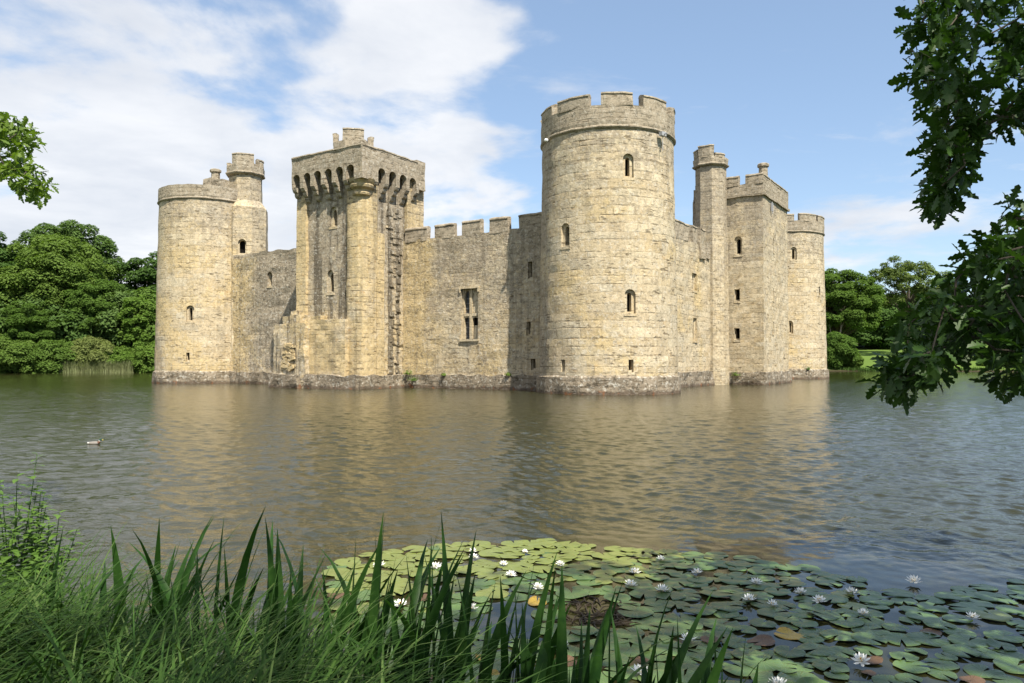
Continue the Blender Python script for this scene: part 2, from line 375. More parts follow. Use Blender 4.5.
t.set(bs.inputs['Base Color'], c); bs.inputs['Roughness'].default_value = .95; bs.inputs['Specular IOR Level'].default_value = .1
t.set(bs.inputs['Normal'], t.bump(t.noise(P, 9, 3, .6), .04, .8))
mb = MB(); mb.v = [(float(a_), float(b_), float(c_)) for (a_, b_), c_ in zip(vv, zz)]; mb.f = ff; mb.mi = [0] * len(ff)
tag(mb.build('ground', m, smooth=True), kind='structure')

m, t, bs = new_mat('moat_water')
P = t.node('ShaderNodeTexCoord').outputs['Object']; x, y, z = t.xyz(P)
t.set(bs.inputs['Base Color'], t.mix(t.noise(P, .05, 3, .5), (.023, .024, .008), (.030, .029, .010)))
bs.inputs['Roughness'].default_value = .06; bs.inputs['IOR'].default_value = 1.333; bs.inputs['Specular IOR Level'].default_value = .5
# lily leaves damp the ripples near the bank
calm = t.sm(t.m('SQRT', t.m('ADD', t.m('POWER', t.m('MULTIPLY', t.m('SUBTRACT', x, 1.6), .8), 2.), t.m('POWER', t.m('SUBTRACT', y, 5.6), 2.))), 2.0, 4.2, .05, 1.)
wp = t.vm('ADD', P, t.comb(0., t.m('MULTIPLY', t.noise(P, .5, 2, .5), .8), 0.))
rf = t.noise(t.vm('MULTIPLY', wp, (1., 1.3, 1.)), 9., 3, .6)      # only the finest ripples are bump; the rest is real relief
t.set(bs.inputs['Normal'], t.bump(t.m('MULTIPLY', rf, t.m('MULTIPLY', calm, .012)), 1., 1.))
wr = np.random.default_rng(5)
waves = []
for k in range(80):
    L = .10 * (.52 / .10) ** wr.random() if k % 8 else .6 * 2.2 ** wr.random(); th = R(20) + wr.normal() * .75; waves.append((L, math.sin(th), math.cos(th), wr.random() * 6.283))
NC = 800; az = np.linspace(-R(64), R(64), NC)
rr = [1.5]
while rr[-1] < 190: rr.append(rr[-1] + min(.34, .024 + .0018 * rr[-1]))
rr = np.array(rr); RR, AZ = np.meshgrid(rr, az, indexing='ij'); X_ = RR * np.sin(AZ); Y_ = RR * np.cos(AZ); H_ = np.zeros_like(X_)
cell = np.maximum(RR * (az[1] - az[0]), .024 + .0018 * RR)
for L, sx_, sy_, ph in waves:
    amp = .0240 * L / (2 * math.pi) * (1.0 if L < .6 else .8)
    H_ += amp * ss(2.2, 4.5, L / cell) * np.sin((X_ * sx_ + Y_ * sy_) * 2 * math.pi / L + ph)
gustv = .8 + .35 * np.sin(X_ * .11 + 1.3 * np.sin(Y_ * .07)) * np.sin(Y_ * .09 + .8 * np.sin(X_ * .05))
lilies = .10 + .90 * ss(2.0, 4.4, np.hypot((X_ - 1.6) * .8, Y_ - 5.6))
cl = np.hypot(X_ - 4, Y_ - 62); H_ *= gustv * lilies
nr = len(rr); vs_ = np.stack([X_, Y_, H_], -1).reshape(-1, 3).astype(np.float32)
ii, jj = np.meshgrid(np.arange(nr - 1), np.arange(NC - 1), indexing='ij'); q0 = (ii * NC + jj).ravel()
fs_ = np.stack([q0, q0 + NC, q0 + NC + 1, q0 + 1], -1)[:, ::-1].astype(np.int32)
me = bpy.data.meshes.new('water'); me.vertices.add(len(vs_)); me.vertices.foreach_set('co', vs_.ravel())
me.loops.add(fs_.size); me.loops.foreach_set('vertex_index', fs_.ravel()); me.polygons.add(len(fs_)); me.polygons.foreach_set('loop_start', np.arange(0, fs_.size, 4, dtype=np.int32))
me.polygons.foreach_set('use_smooth', np.ones(len(fs_), bool)); me.materials.append(m); me.update(calc_edges=True); me.validate()
wo = bpy.data.objects.new('water', me); C.objects.link(wo); tag(wo, kind='structure')

# ------------------------------------------------------------------ the castle (one thing; towers, walls, turrets are parts, their details sub-parts)
castle = empty('castle', (6.12, 48.8, 0), R(-32.96), 'ruined medieval sandstone castle with round and square towers standing in the moat', 'castle')

def outline(w, h, kind, n=7):
    """closed outline in (x,z), bottom left first"""
    pts = [(-w / 2, 0), (w / 2, 0)]
    if kind == 'slit':
        for k in range(n + 1): pts.append((w / 2 - w * k / n, h))
    else:
        r = w / 2; k0 = 1.0 if kind == 'arch' else 1.35      # lancet: a little taller than a half circle
        for k in range(n + 1):
            a = math.pi * k / n; pts.append((r * math.cos(a), h - r * k0 + r * k0 * math.sin(a)))
    return pts
def opening(parent_mats, Mx, w, h, wo, ho, kind, cutter, name='window', lift=.14):
    """adds the recess to the cutter and returns a builder for the window sub-part; local x right, -y into the wall, z up"""
    o = outline(wo, ho, kind); i = [(x, z + lift) for x, z in outline(w, h, kind)]
    n = len(o)
    front = [Mx @ Vector((x, .5, z)) for x, z in o]; back = [Mx @ Vector((x, -.75, z)) for x, z in o]
    cutter.add(front + back, [tuple(range(n)), tuple(range(2 * n - 1, n - 1, -1))] + [(k, n + k, n + (k + 1) % n, (k + 1) % n) for k in range(n)])
    mb = MB()
    O1 = [Mx @ Vector((x * 1.01, -.17, z)) for x, z in o]; I1 = [Mx @ Vector((x, -.19, z)) for x, z in i]; I2 = [Mx @ Vector((x, -.60, z)) for x, z in i]
    mb.add(O1 + I1 + I2, [(k, (k + 1) % n, n + (k + 1) % n, n + k) for k in range(n)] + [(n + k, n + (k + 1) % n, 2 * n + (k + 1) % n, 2 * n + k) for k in range(n)])
    mb.cur = 1; mb.add([Mx @ Vector((x * 1.02, -.59, z)) for x, z in i], [tuple(range(n))])  # near-black back panel paints the dark of the interior
    mb.cur = 0                                               # a sill stone, a little proud
    x0 = wo / 2 + .06
    mb.box(-x0, x0, -.12, .045, -.14, .02, Mx)
    return mb
def M_cyl(ang, r, z):
    a = R(ang); out = Vector((math.cos(a), math.sin(a), 0)); right = Vector((-math.sin(a), math.cos(a), 0))
    return Matrix(((right.x, out.x, 0, out.x * r), (right.y, out.y, 0, out.y * r), (0, 0, 1, z), (0, 0, 0, 1)))
def M_wall(x, y, z, face):
    out = {'S': Vector((0, -1, 0)), 'E': Vector((1, 0, 0)), 'SE': Vector((.707, -.707, 0))}[face]; right = Vector((-out.y, out.x, 0))
    return Matrix(((right.x, out.x, 0, x), (right.y, out.y, 0, y), (0, 0, 1, z), (0, 0, 0, 1)))

def merlon_arc(parent, c0, ri, ro, a0, a1, z0, z1, mats, name='merlon'):
    n = max(2, int(abs(a1 - a0) / 4)); rings = []; mb = MB()
    prof = [(ri, z0), (ro, z0), (ro, (z0 + z1) / 2), (ro, z1 - .17), (ro + .05, z1 - .14), (ro + .03, z1 - .05), (ri + .2, z1 + .06), (ri + .03, z1 + .03), (ri - .04, z1 - .10), (ri, z1 - .14)]
    for k in range(n + 1):
        a = R(a0 + (a1 - a0) * k / n)
        rings.append([jitter((r * math.cos(a), r * math.sin(a), z), .05, 1.6) for r, z in prof])
    mb.loft(rings); return mb.build(name, mats, parent, fix=True)
def merlon_line(parent, p0, p1, out, thick, z0, z1, mats, name='merlon', jit=.06):
    p0 = Vector(p0); p1 = Vector(p1); out = Vector(out); L = (p1 - p0).length; n = max(2, round(L / .4)); rings = []; mb = MB()
    prof = [(-thick, z0), (0, z0), (0, (z0 + z1) / 2), (0, z1 - .17), (.05, z1 - .14), (.035, z1 - .05), (-.2, z1 + .05), (-thick + .03, z1 + .02), (-thick - .03, z1 - .1), (-thick, z1 - .14)]
    for k in range(n + 1):
        q = p0.lerp(p1, k / n)
        rings.append([jitter((q.x + out.x * a, q.y + out.y * a, z), jit, 1.5) for a, z in prof])
    mb.loft(rings); return mb.build(name, mats, parent, fix=True)
def ring_course(parent, r, z, mats, n=96, rot=0, s=.12, name='string_course', c=(0, 0)):
    mb = MB(); prof = [(r - .1, z - s), (r + .02, z - s), (r + s, z - s * .2), (r + s, z + s * .35), (r + .02, z + s), (r - .1, z + s)]
    rings = []
    for k in range(n):
        a = rot + 2 * math.pi * k / n
        rings.append([jitter((c[0] + q * math.cos(a), c[1] + q * math.sin(a), zz), .03, 1.4) for q, zz in prof])
    mb.loft(rings, closed=True); return mb.build(name, mats, parent, fix=True)

def drum_tower(c, zs, zp, mat, wins, merlons, label):
    mb = MB(); r0, r1 = 4.38, 4.16; rows = 30
    prof = [(r0, -1.2)] + [(r0 + (r1 - r0) * k / rows, .9 + (zs - .9) * k / rows) for k in range(rows + 1)]
    mb.lathe(prof, 112, jit=.05)
    body = mb.build('drum_tower', mat, fix=True); cut_mb = MB(); subs = []
    for ang, zb, w_, h_, wo, ho, kind in wins:
        rr = r0 + (r1 - r0) * (zb - .9) / (zs - .9)
        subs.append(opening(None, M_cyl(ang, rr - .02, zb), w_, h_, wo, ho, kind, cut_mb))
    cut(body, cut_mb); body.parent = castle; body.location = (c[0], c[1], 0); body['label'] = label
    for s in subs: s.build('window', [M['trim'], M['interior_shade']], body)
    mb = MB(); mb.lathe([(4.2, -1.5), (4.60, -1.5), (4.56, -.2), (4.55, .5), (4.53, 1.0), (4.34, 1.14)], 112, jit=.12, cap=False); mb.build('plinth', M['plinth_drum'], body, fix=True)
    ring_course(body, 4.18, zs + .02, M['coping'])
    mb = MB(); rings = []                                    # the parapet: a ring wall with a wall-walk inside
    for k in range(112):
        a = 2 * math.pi * k / 112
        rings.append([jitter((q * math.cos(a), q * math.sin(a), zz), .05, 1.2) for q, zz in [(3.7, zs - .3), (4.2, zs + .06), (4.24, zs + .3), (4.24, zp - .4), (4.24, zp), (3.98, zp + .04), (3.72, zp)]])
    mb.loft(rings, closed=True); mb.build('parapet', M['drum_top'], body, fix=True)
    for a0, a1, zt in merlons: merlon_arc(body, None, 3.74, 4.245, a0, a1, zp - .05, zt, M['coping'])
    return body

W = lambda ang, zb, ho=1.45: (ang, zb, .27, ho - .34, .66, ho, 'arch')
SL = lambda ang, zb, ho=.75: (ang, zb, .20, ho - .10, .30, ho, 'slit')
se = drum_tower((0, 0), 15.75, 17.05, M['drum'],
    [W(-47.2, 12.72), W(-100.6, 8.8), W(-46.6, 4.72), SL(-46.4, 1.3), SL(-101.9, 1.3), W(20, 9)],
    [(-109, -79, 17.78), (-69.2, -43.5, 17.84), (-34, -7.5, 17.76), (-143, -117, 17.76), (12, 28, 17.76), (34, 62, 17.6), (70, 98, 17.6), (106, 136, 17.6), (144, 174, 17.6), (182, 208, 17.6)],
    'tallest nearest round tower with battlements')
mb = MB(); mb.lathe([(.04, 0), (.10, .02), (.13, .09), (.12, .15), (.07, .20), (.02, .22)], 14, rot=.2)
o = mb.build('floodlight', M['white_plastic'], se, smooth=True); a = R(-122); o.location = (4.42 * math.cos(a), 4.42 * math.sin(a), 15.5)
mb = MB(); mb.box(-.2, .2, -.12, .12, -.1, .14); mb.box(-.03, .03, -.35, -.12, -.04, .02); mb.tube([(0, 0, -.1), (0, 0, -1.0)], .02, 5)
o = mb.build('floodlight', M['grey_metal'], se); a = R(-17); o.location = (4.48 * math.cos(a), 4.48 * math.sin(a), 15.5); o.rotation_euler = (0, 0, a + math.pi / 2)
sw = drum_tower((-41.2, 0), 16.35, 17.55, M['drum_warm'],
    [W(-53.6, 5.4), SL(-55.4, 1.9, .8), (-5, 8.6, .2, .5, .3, .6, 'slit'), (-2, 5, .2, .55, .3, .65, 'slit')], [], 'far left round tower with plain unbroken parapet')
ne = drum_tower((0, 46.5), 16.2, 17.4, M['drum'],
    [W(-64, 13.05), W(-70.5, 4.95), SL(-19.2, 9.2, 1.0)],
    [(-96, -63.2, 18.15), (-55, -26, 18.2), (-21.5, 6, 18.15), (14, 42, 18.15), (50, 80, 18.15), (88, 118, 18.15), (126, 156, 18.15), (164, 194, 18.15), (202, 232, 18.15), (240, 258, 18.15)],
    'round tower at the far right corner with dark vertical stain')

def wall(mats, x0, x1, y0, y1, zt, wins, label=None, step=.55, jit=.09, name='curtain_wall'):
    mb = MB(); gridbox(mb, x0, x1, y0, y1, -1.2, zt, step, jit); b = mb.build(name, mats, fix=True)
    cm = MB(); subs = [opening(*a, cutter=cm) for a in wins]; cut(b, cm); b.parent = castle
    if label: b['label'] = label
    for s in subs: s.build('window', [M['trim'], M['interior_shade']], b)
    return b
# south curtain between postern and the near drum tower
south = wall(M['wall_rough'], -16.9, -3.0, -.5, .1, 11.0,
    [(None, M_wall(-5.5, -.5, 7.5, 'S'), .24, 1.0, .34, 1.15, 'slit'), (None, M_wall(-5.65, -.5, 3.66, 'S'), .24, .78, .34, .92, 'slit'), (None, M_wall(-5.28, -.5, 1.34, 'S'), .26, .66, .36, .78, 'slit')],
    'grey battlemented wall with a two light window')
# its big two-light window
cm = MB(); cm.box(-11.3, -9.82, -1.0, -.02, 3.52, 7.1)
south.parent = None; cut(south, cm); south.parent = castle
mb = MB(); yb, yf = -.02, -.32
mb.box(-11.3, -11.17, yf, yb, 3.52, 7.1); mb.box(-9.95, -9.82, yf, yb, 3.52, 7.1)
mb.box(-10.66, -10.46, yf - .04, yb, 3.52, 7.1); mb.box(-11.17, -10.66, yf - .02, yb, 5.16, 5.36); mb.box(-10.46, -9.95, yf - .02, yb, 5.16, 5.36)
mb.box(-11.42, -9.70, -.60, -.30, 7.1, 7.24); mb.box(-11.42, -11.30, -.60, -.30, 6.85, 7.1); mb.box(-9.82, -9.70, -.60, -.30, 6.85, 7.1); mb.box(-11.38, -9.74, -.62, -.2, 3.36, 3.52)
for xa, xb in ((-11.17, -10.66), (-10.46, -9.95)):            # pointed heads
    xm = (xa + xb) / 2
    for zt, hh in ((7.1, .55), (5.16, .22)):
        pts = [(xa, zt - hh), (xa + .07, zt - hh * .55), (xm - .08, zt - .12), (xm, zt - .05), (xm + .08, zt - .12), (xb - .07, zt - hh * .55), (xb, zt - hh), (xb, zt), (xa, zt)]
        for part in (pts[:4] + [(xm, zt), (xa, zt)], pts[3:7] + [(xb, zt), (xm, zt)]):
            n_ = len(part); vs = [(q, yf + .05, z) for q, z in part] + [(q, yb - .06, z) for q, z in part]
            mb.add(vs, [tuple(range(n_)), tuple(range(2 * n_ - 1, n_ - 1, -1))] + [(k, k + n_, (k + 1) % n_ + n_, (k + 1) % n_) for k in range(n_)])
win2 = mb.build('window', M['trim'], south, fix=True)
mb = MB(); mb.box(-11.3, -9.82, -.06, -.03, 3.52, 7.1); pn = mb.build('window_shade_panel', M['interior_shade'], south)  # black panel in place of the unlit room behind
mb = MB(); gridbox(mb, -10.46, -9.95, -.2, -.07, 5.36, 7.05, .3, .04); gridbox(mb, -10.3, -9.95, -.2, -.07, 3.52, 4.5, .3, .06); mb.build('blocked_light', M['trim'], south, fix=True)
mb = MB()
for k in range(9): z = 3.7 + k * .34; mb.tube([(-11.17, -.12, z), (-10.66, -.12, z)], .012, 4)
for k in range(3): mb.tube([(-11.04 + k * .13, -.12, 3.52), (-11.04 + k * .13, -.12, 6.9)], .012, 4)
mb.build('window_bars', M['grey_metal'], south)
mb = MB(); gridbox(mb, -16.9, -3, .1, 1.5, -1.2, 9.6, 1.2, .02); mb.build('wall_walk', M['wall_rough'], south)
for a, b in ((-16.6, -14.45), (-13.70, -11.97), (-11.22, -9.6), (-8.84, -7.3), (-6.4, -3.7)):
    merlon_line(south, (a, -.505, 0), (b, -.505, 0), (0, -1, 0), .42, 10.85, 11.93 + rng.uniform(-.05, .05), M['coping'])
mb = MB(); gridbox(mb, -16.9, -3.2, -.78, -.3, -1.4, .98, .35, .16); mb.build('plinth', M['plinth'], south)
# south curtain west of the postern: plain broken top
swall = wall(M['wall_west'], -39.0, -22.8, -.5, .9, 11.1, [(None, M_wall(-31.8, -.5, 8.4, 'S'), .35, 1.0, .6, 1.25, 'arch')], 'dark lichen covered wall left of the machicolated tower', jit=.14)
mb = MB(); gridbox(mb, -38.6, -22.8, -.47, .2, 10.9, 11.42, .35, .16); mb.build('wall_top', M['coping'], swall)
mb = MB(); gridbox(mb, -39, -24.5, -.85, -.3, -1.4, 1.0, .35, .2); mb.build('plinth', M['plinth'], swall)
# east curtain
ewall = wall(M['wall_east'], 0.0, .7, 2.5, 20.6, 11.3,
    [(None, M_wall(.7, 14.2, 7.5, 'E'), .42, 1.15, .95, 1.4, 'slit'), (None, M_wall(.7, 14.25, 3.55, 'E'), .42, 1.5, .95, 1.8, 'slit')], 'sunlit wall between near round tower and square tower')
for a, b, zt in ((2.6, 5.2, 12.5), (5.9, 8.6, 12.5), (9.4, 12.9, 12.62), (13.9, 14.8, 12.7), (15.6, 16.9, 12.75)):
    merlon_line(ewall, (.705, a, 0), (.705, b, 0), (1, 0, 0), .6, 11.2, zt, M['coping'], jit=.10)
mb = MB(); gridbox(mb, .3, .98, 2.6, 20.4, -1.4, 1.15, .35, .17); mb.build('plinth', M['plinth'], ewall)
mb = MB(); gridbox(mb, .4, .86, 15.25, 16.5, 10.2, 12.0, .3, .12); gridbox(mb, .4, .8, 16.8, 17.6, 10.4, 11.6, .3, .12); mb.build('broken_buttress', M['wall_rough'], ewall)
mb = MB(); gridbox(mb, -1.0, .05, 2.5, 20.6, -1.2, 10.2, 1.2, .02); mb.build('wall_walk', M['wall_rough'], ewall)
newall = wall(M['wall_east'], -.6, 1.3, 28.2, 44.0, 11.5, [])
for k in range(6): merlon_line(newall, (1.305, 28.8 + k * 2.5, 0), (1.305, 30.4 + k * 2.5, 0), (1, 0, 0), .6, 11.4, 12.5, M['coping'])
mb = MB(); gridbox(mb, .9, 1.6, 28.2, 43.5, -1.4, 1.1, .5, .15); mb.build('plinth', M['plinth'], newall)
wall(M['wall_rough'], -42.9, -41.3, 3.5, 46, 11.2, [], step=1.5)
wall(M['wall_rough'], -41.5, -3, 45.6, 47, 11.2, [], step=1.5)

# ---------------- postern tower
mb = MB(); gridbox(mb, -23.2, -16.75, -4.85, 1.55, -1.2, 15.9, .5, .07); post = mb.build('postern_tower', M['postern'], fix=True)
cm = MB(); subs = [opening(None, M_wall(-19.65, -4.85, 11.7, 'S'), .34, 1.15, .72, 1.5, 'lancet', cm), opening(None, M_wall(-19.9, -4.85, 6.9, 'S'), .34, 1.3, .72, 1.7, 'lancet', cm),
                   opening(None, M_wall(-16.75, -2.05, 11.9, 'E'), .30, 1.0, .62, 1.35, 'lancet', cm)]
cut(post, cm); post.parent = castle; post['label'] = 'square tower with overhanging machicolated parapet'
for s in subs: s.build('window', [M['trim'], M['interior_shade']], post)
def gb_part(name, mat, parent, *boxes, step=.45, jit=.06):
    mb = MB()
    for b in boxes: gridbox(mb, *b, step, jit)
    return mb.build(name, mat, parent)
gb_part('pilaster', M['postern_strip'], post, (-23.25, -22.25, -5.1, -4.0, -1.2, 14.3))
# the rounded south-east angle pilaster
mb = MB(); cx_, cy_ = -17.35, -4.25
plan = [(-18.15, -4.7), (-18.1, -5.02), (-17.9, -5.1), (-17.45, -5.12), (-16.95, -5.1), (-16.62, -4.95), (-16.48, -4.6), (-16.46, -4.1), (-16.5, -3.62), (-16.62, -3.45), (-16.9, -3.4), (-17.6, -3.9)]
mb.loft([[jitter((a, b, z), .05, 1.2) for a, b in plan] for z in np.arange(-1.2, 14.6, .45)]); mb.build('pilaster', M['postern_strip'], post, fix=True)
gb_part('pilaster', M['postern_strip'], post, (-17.3, -16.5, -.35, 1.6, -1.2, 16.6))
gb_part('pilaster', M['postern_strip'], post, (-17.2, -16.62, -3.5, -2.7, -1.2, 11.2))
mb = MB(); gridbox(mb, -17.2, -16.69, -2.15, -.7, .8, 13.4, .5, .05)                # ragged rubble scar beside the wall
for k in range(120):
    yq = rng.uniform(-2.0, -.85); z = rng.uniform(1.0, 13.2); s = rng.uniform(.12, .3)
    mb.box(-16.95, -16.72 + rng.uniform(0, .16), yq - s, yq + s, z - s * .6, z + s * .6, Matrix.Rotation(rng.uniform(-.1, .1), 4, 'Z') if False else None)
mb.build('rubble_scar', M['postern'], post)
gb_part('forebuilding', M['postern_strip'], post, (-21.5, -17.75, -5.5, -4.2, -1.2, 4.95), (-21.3, -20.2, -5.45, -4.2, 4.9, 5.25), step=.4, jit=.10)
gb_part('forebuilding', M['rubble'], post, (-24.75, -21.4, -5.95, -.6, -1.2, 4.7), (-23.9, -22.0, -5.8, -1.2, 4.6, 5.3), (-23.2, -22.6, -5.6, -2.2, 5.2, 5.7), step=.4, jit=.16).data.materials[0] = M['postern']
mb = MB()
for k in range(46):
    a = rng.uniform(-23.5, -22.35); z = rng.uniform(1.35, 3.2); s = rng.uniform(.12, .3)
    mb.box(a - s, a + s, -6.02 - rng.uniform(0, .12), -5.7, z - s * .45, z + s * .45, Matrix.Translation((a, -5.8, z)) @ Matrix.Rotation(rng.uniform(-.5, .5), 4, 'Y') @ Matrix.Translation((-a, 5.8, -z)))
mb.build('broken_masonry', M['postern_strip'], post)
gb_part('plinth', M['plinth'], post, (-21.9, -16.3, -5.95, -4.0, -1.4, .95), (-17.0, -16.25, -5.6, -.4, -1.4, .95), step=.35, jit=.16)
gb_part('plinth', M['plinth'], post, (-24.95, -21.8, -6.25, -.6, -1.4, 1.0), step=.35, jit=.2)
# machicolated parapet: ring wall with arches cut from below
mb = MB(); gridbox(mb, -23.2, -16.05, -5.65, .5, 14.72, 17.0, .45, .05); par = mb.build('parapet', M['postern_top'], fix=True)
cm = MB(); cm.box(-22.75, -16.5, -5.2, .2, 14.0, 18.0); par_in = cm
cut(par, cm)
cm = MB()
def arch_cut(mx):
    o = outline(.76, 1.48, 'arch'); n_ = len(o)
    f = [mx @ Vector((a, .4, z)) for a, z in o]; b = [mx @ Vector((a, -.62, z)) for a, z in o]
    cm.add(f + b, [tuple(range(n_)), tuple(range(2 * n_ - 1, n_ - 1, -1))] + [(k, n_ + k, n_ + (k + 1) % n_, (k + 1) % n_) for k in range(n_)])
SX = (-22.68, -21.57, -20.47, -19.38, -18.28, -17.18); EY = (-3.62, -2.48, -1.34, -.2)
for a in SX: arch_cut(M_wall(a, -5.65, 14.3, 'S'))
for a in EY: arch_cut(M_wall(-16.05, a, 14.3, 'E'))
cut(par, cm); par.parent = post
def corbel(mx):
    prof = []                                                  # three quarter-round rolls stepping out
    for k, (d0, z0, hh) in enumerate(((.0, 13.72, .38), (.24, 14.1, .36), (.46, 14.46, .40))):
        for q in range(5): a = math.pi / 2 * q / 4; prof.append((d0 + .24 * math.sin(a), z0 + hh * (1 - math.cos(a)) * .8))
        prof.append((d0 + .23, z0 + hh * .98))
    prof += [(.72, 14.85), (-.3, 14.85), (-.3, 13.72)]
    n_ = len(prof); vs = [mx @ Vector((-.2, d, z - 13.7)) for d, z in prof] + [mx @ Vector((.2, d, z - 13.7)) for d, z in prof]
    mb = MB(); mb.add(vs, [tuple(range(n_)), tuple(range(2 * n_ - 1, n_ - 1, -1))] + [(k, k + n_, (k + 1) % n_ + n_, (k + 1) % n_) for k in range(n_)])
    return mb.build('corbel', M['postern_top'], post, fix=True)
for a in (-23.0, -22.12, -21.02, -19.92, -18.83, -17.75): corbel(M_wall(a, -4.88, 13.7, 'S'))
for a in (-4.15, -3.05, -1.91, -.77, .25): corbel(M_wall(-16.78, a, 13.7, 'E'))
mb = MB(); mb.lathe([(.25, 13.5), (.42, 13.62), (.62, 13.72), (.66, 13.85), (.52, 13.98), (.56, 14.08), (.82, 14.22), (.88, 14.38), (.80, 14.48), (.88, 14.58), (1.0, 14.80)], 24, c=(-16.95, -4.72)); mb.build('corbel', M['postern_strip'], post, smooth=False, fix=True)
mb = MB(); gridbox(mb, -23.1, -16.2, -5.5, .4, 15.75, 16.1, 1., .02); mb.build('unseen_roof_deck', M['rubble'], post)  # unseen deck added to keep the machicolation slots dark
gb_part('parapet', M['postern_top'], post, (-17.2, -16.12, .3, 1.3, 15.0, 17.25), (-23.2, -16.4, 1.1, 1.6, 15.8, 17.0), (-23.18, -22.7, .3, 1.6, 15.8, 17.0), step=.4, jit=.07)
mb = MB()
merlon_line(post, (-23.2, -5.66, 0), (-16.1, -5.66, 0), (0, -1, 0), .5, 16.9, 17.16, M['coping'], 'coping', .05)
merlon_line(post, (-16.04, -5.6, 0), (-16.04, .3, 0), (1, 0, 0), .5, 16.9, 17.15, M['coping'], 'coping', .07)

def octagon_turret(c, stages, zc, zp, rc, merlons, mats, label, rot=math.pi / 8, wins=()):
    mb = MB(); prof = []
    for (ra, za), (rb, zb) in zip(stages, stages[1:]):
        n_ = max(1, round((zb - za) / .5))
        for k in range(n_): prof.append((ra + (rb - ra) * k / n_, za + (zb - za) * k / n_))
    prof.append(stages[-1])
    mb.lathe(prof, 8, rot=rot, jit=.06); b = mb.build('stair_turret', mats, fix=True)
    cm = MB(); subs = [opening(None, mx, *a, cutter=cm) for mx, *a in wins]
    cut(b, cm); b.parent = castle; b.location = (c[0], c[1], 0); b['label'] = label
    for s in subs: s.build('window', [M['trim'], M['interior_shade']], b)
    ring_course(b, rc, zc, M['coping'], 8, rot, .12)
    mb = MB(); rings = []
    for k in range(8):
        a = rot + 2 * math.pi * k / 8
        rings.append([jitter((q * math.cos(a), q * math.sin(a), z), .06, 1.6) for q, z in [(rc - .45, zc - .1), (rc, zc + .05), (rc + .03, zc + .4), (rc + .03, zp), (rc - .4, zp)]])
    mb.loft(rings, closed=True); mb.build('parapet', M['coping'], b, fix=True)
    mb = MB(); mb.lathe([(rc - .2, zc - .3), (rc - .2, zc + .1)], 8, rot=rot); mb.build('unseen_roof_deck', M['rubble'], b)
    for a0, a1, zt in merlons:
        e0, e1 = R(a0), R(a1); rr = rc * math.cos(math.pi / 8) + .02
        rings = []; mb = MB()
        for k in range(5):
            a = e0 + (e1 - e0) * k / 4; q = (a - rot + math.pi / 8) % (math.pi / 4) - math.pi / 8
            f = (rc + .035) * math.cos(math.pi / 8) / math.cos(((a - rot) % (math.pi / 4)) - math.pi / 8)
            rings.append([jitter((r_ * math.cos(a), r_ * math.sin(a), z), .06, 2.) for r_, z in [(f - .42, zp - .05), (f, zp - .05), (f, zt - .15), (f + .05, zt - .12), (f + .02, zt - .02), (f - .25, zt + .05), (f - .45, zt - .05)]])
        mb.loft(rings); mb.build('merlon', M['coping'], b, fix=True)
    return b
# turret beside the far-left drum
octagon_turret((-37.6, 1.4), [(2.1, -1), (2.08, 15.9), (1.55, 16.6), (1.5, 18.9), (1.66, 19.0)], 19.1, 19.75, 1.70, [(-84, -12, 20.85), (8, 44, 20.45), (-150, -128, 20.2), (110, 150, 20.6)], M['turret_wide'],
    'two stage octagonal turret rising above the left tower', wins=[(M_cyl(-45, 1.90, 11.55), .5, 1.15, .72, 1.4, 'arch')])
def chimney(c, z0, z1, r, label, zcap=.35):
    mb = MB(); mb.lathe([(r * 1.15, z0), (r, z0 + .15), (r * .92, z1 - zcap), (r * 1.22, z1 - zcap + .08), (r * 1.25, z1 - .08), (r, z1)], 8, jit=.03, c=(0, 0)); b = mb.build('chimney', M['coping'], castle, fix=True); b.location = (c[0], c[1], 0); b['label'] = label
    mb = MB(); mb.lathe([(r * .6, z1 + .002), (r * .6, z1 + .012)], 8); mb.build('flue_shade_disc', M['interior_shade'], b); return b  # black disc on the top paints the dark of the chimney hole
chimney((-40.1, 0), 17.9, 19.75, .42, 'short octagonal chimney on the left tower')
gb_part('parapet_remains', M['coping'], castle, (-40.7, -39.6, -.9, .6, 16.6, 18.75), (-39.65, -38.0, -.8, 1.0, 16.0, 18.45), step=.4, jit=.1)
# small turret on the postern roof
octagon_turret((-21.2, -1.3), [(1.6, 15.9), (1.55, 18.3)], 17.9, 18.75, 1.62, [(-76, -16, 19.72), (-145, -118, 19.5), (26, 50, 19.4), (90, 140, 19.5)], M['coping'], 'low ruined turret on the machicolated tower')
# stair turret of the square tower
octagon_turret((.4, 19.2), [(1.42, -1), (1.38, 9), (1.27, 18.3), (1.38, 18.4)], 18.45, 19.05, 1.42, [(-152, -122, 19.8), (-116, -60, 20.05), (-57, -14, 19.35), (60, 120, 19.8)], M['turret'], 'tall slim octagonal turret joined to the square tower')

# ---------------- square tower on the right
mb = MB(); gridbox(mb, -1.5, 4.5, 20.1, 28.5, -1.2, 15.85, .55, .07); sq = mb.build('square_tower', M['square'], fix=True)
cm = MB(); S = lambda a, z: M_wall(a, 20.1, z, 'S'); E_ = lambda a, z: M_wall(4.5, a, z, 'E')
subs = [opening(None, S(2.42, 10.9), .34, 1.25, .66, 1.6, 'arch', cm), opening(None, S(2.30, 7.0), .36, .86, .46, 1.02, 'slit', cm), opening(None, S(2.27, 3.72), .36, .86, .46, 1.02, 'slit', cm),
        opening(None, E_(23.5, 11.4), .2, 1.0, .3, 1.2, 'slit', cm), opening(None, E_(23.35, 7.2), .2, .9, .3, 1.05, 'slit', cm), opening(None, E_(23.1, 4.3), .2, .9, .3, 1.05, 'slit', cm)]
cut(sq, cm); sq.parent = castle; sq['label'] = 'plain square tower on the right with notched parapet'
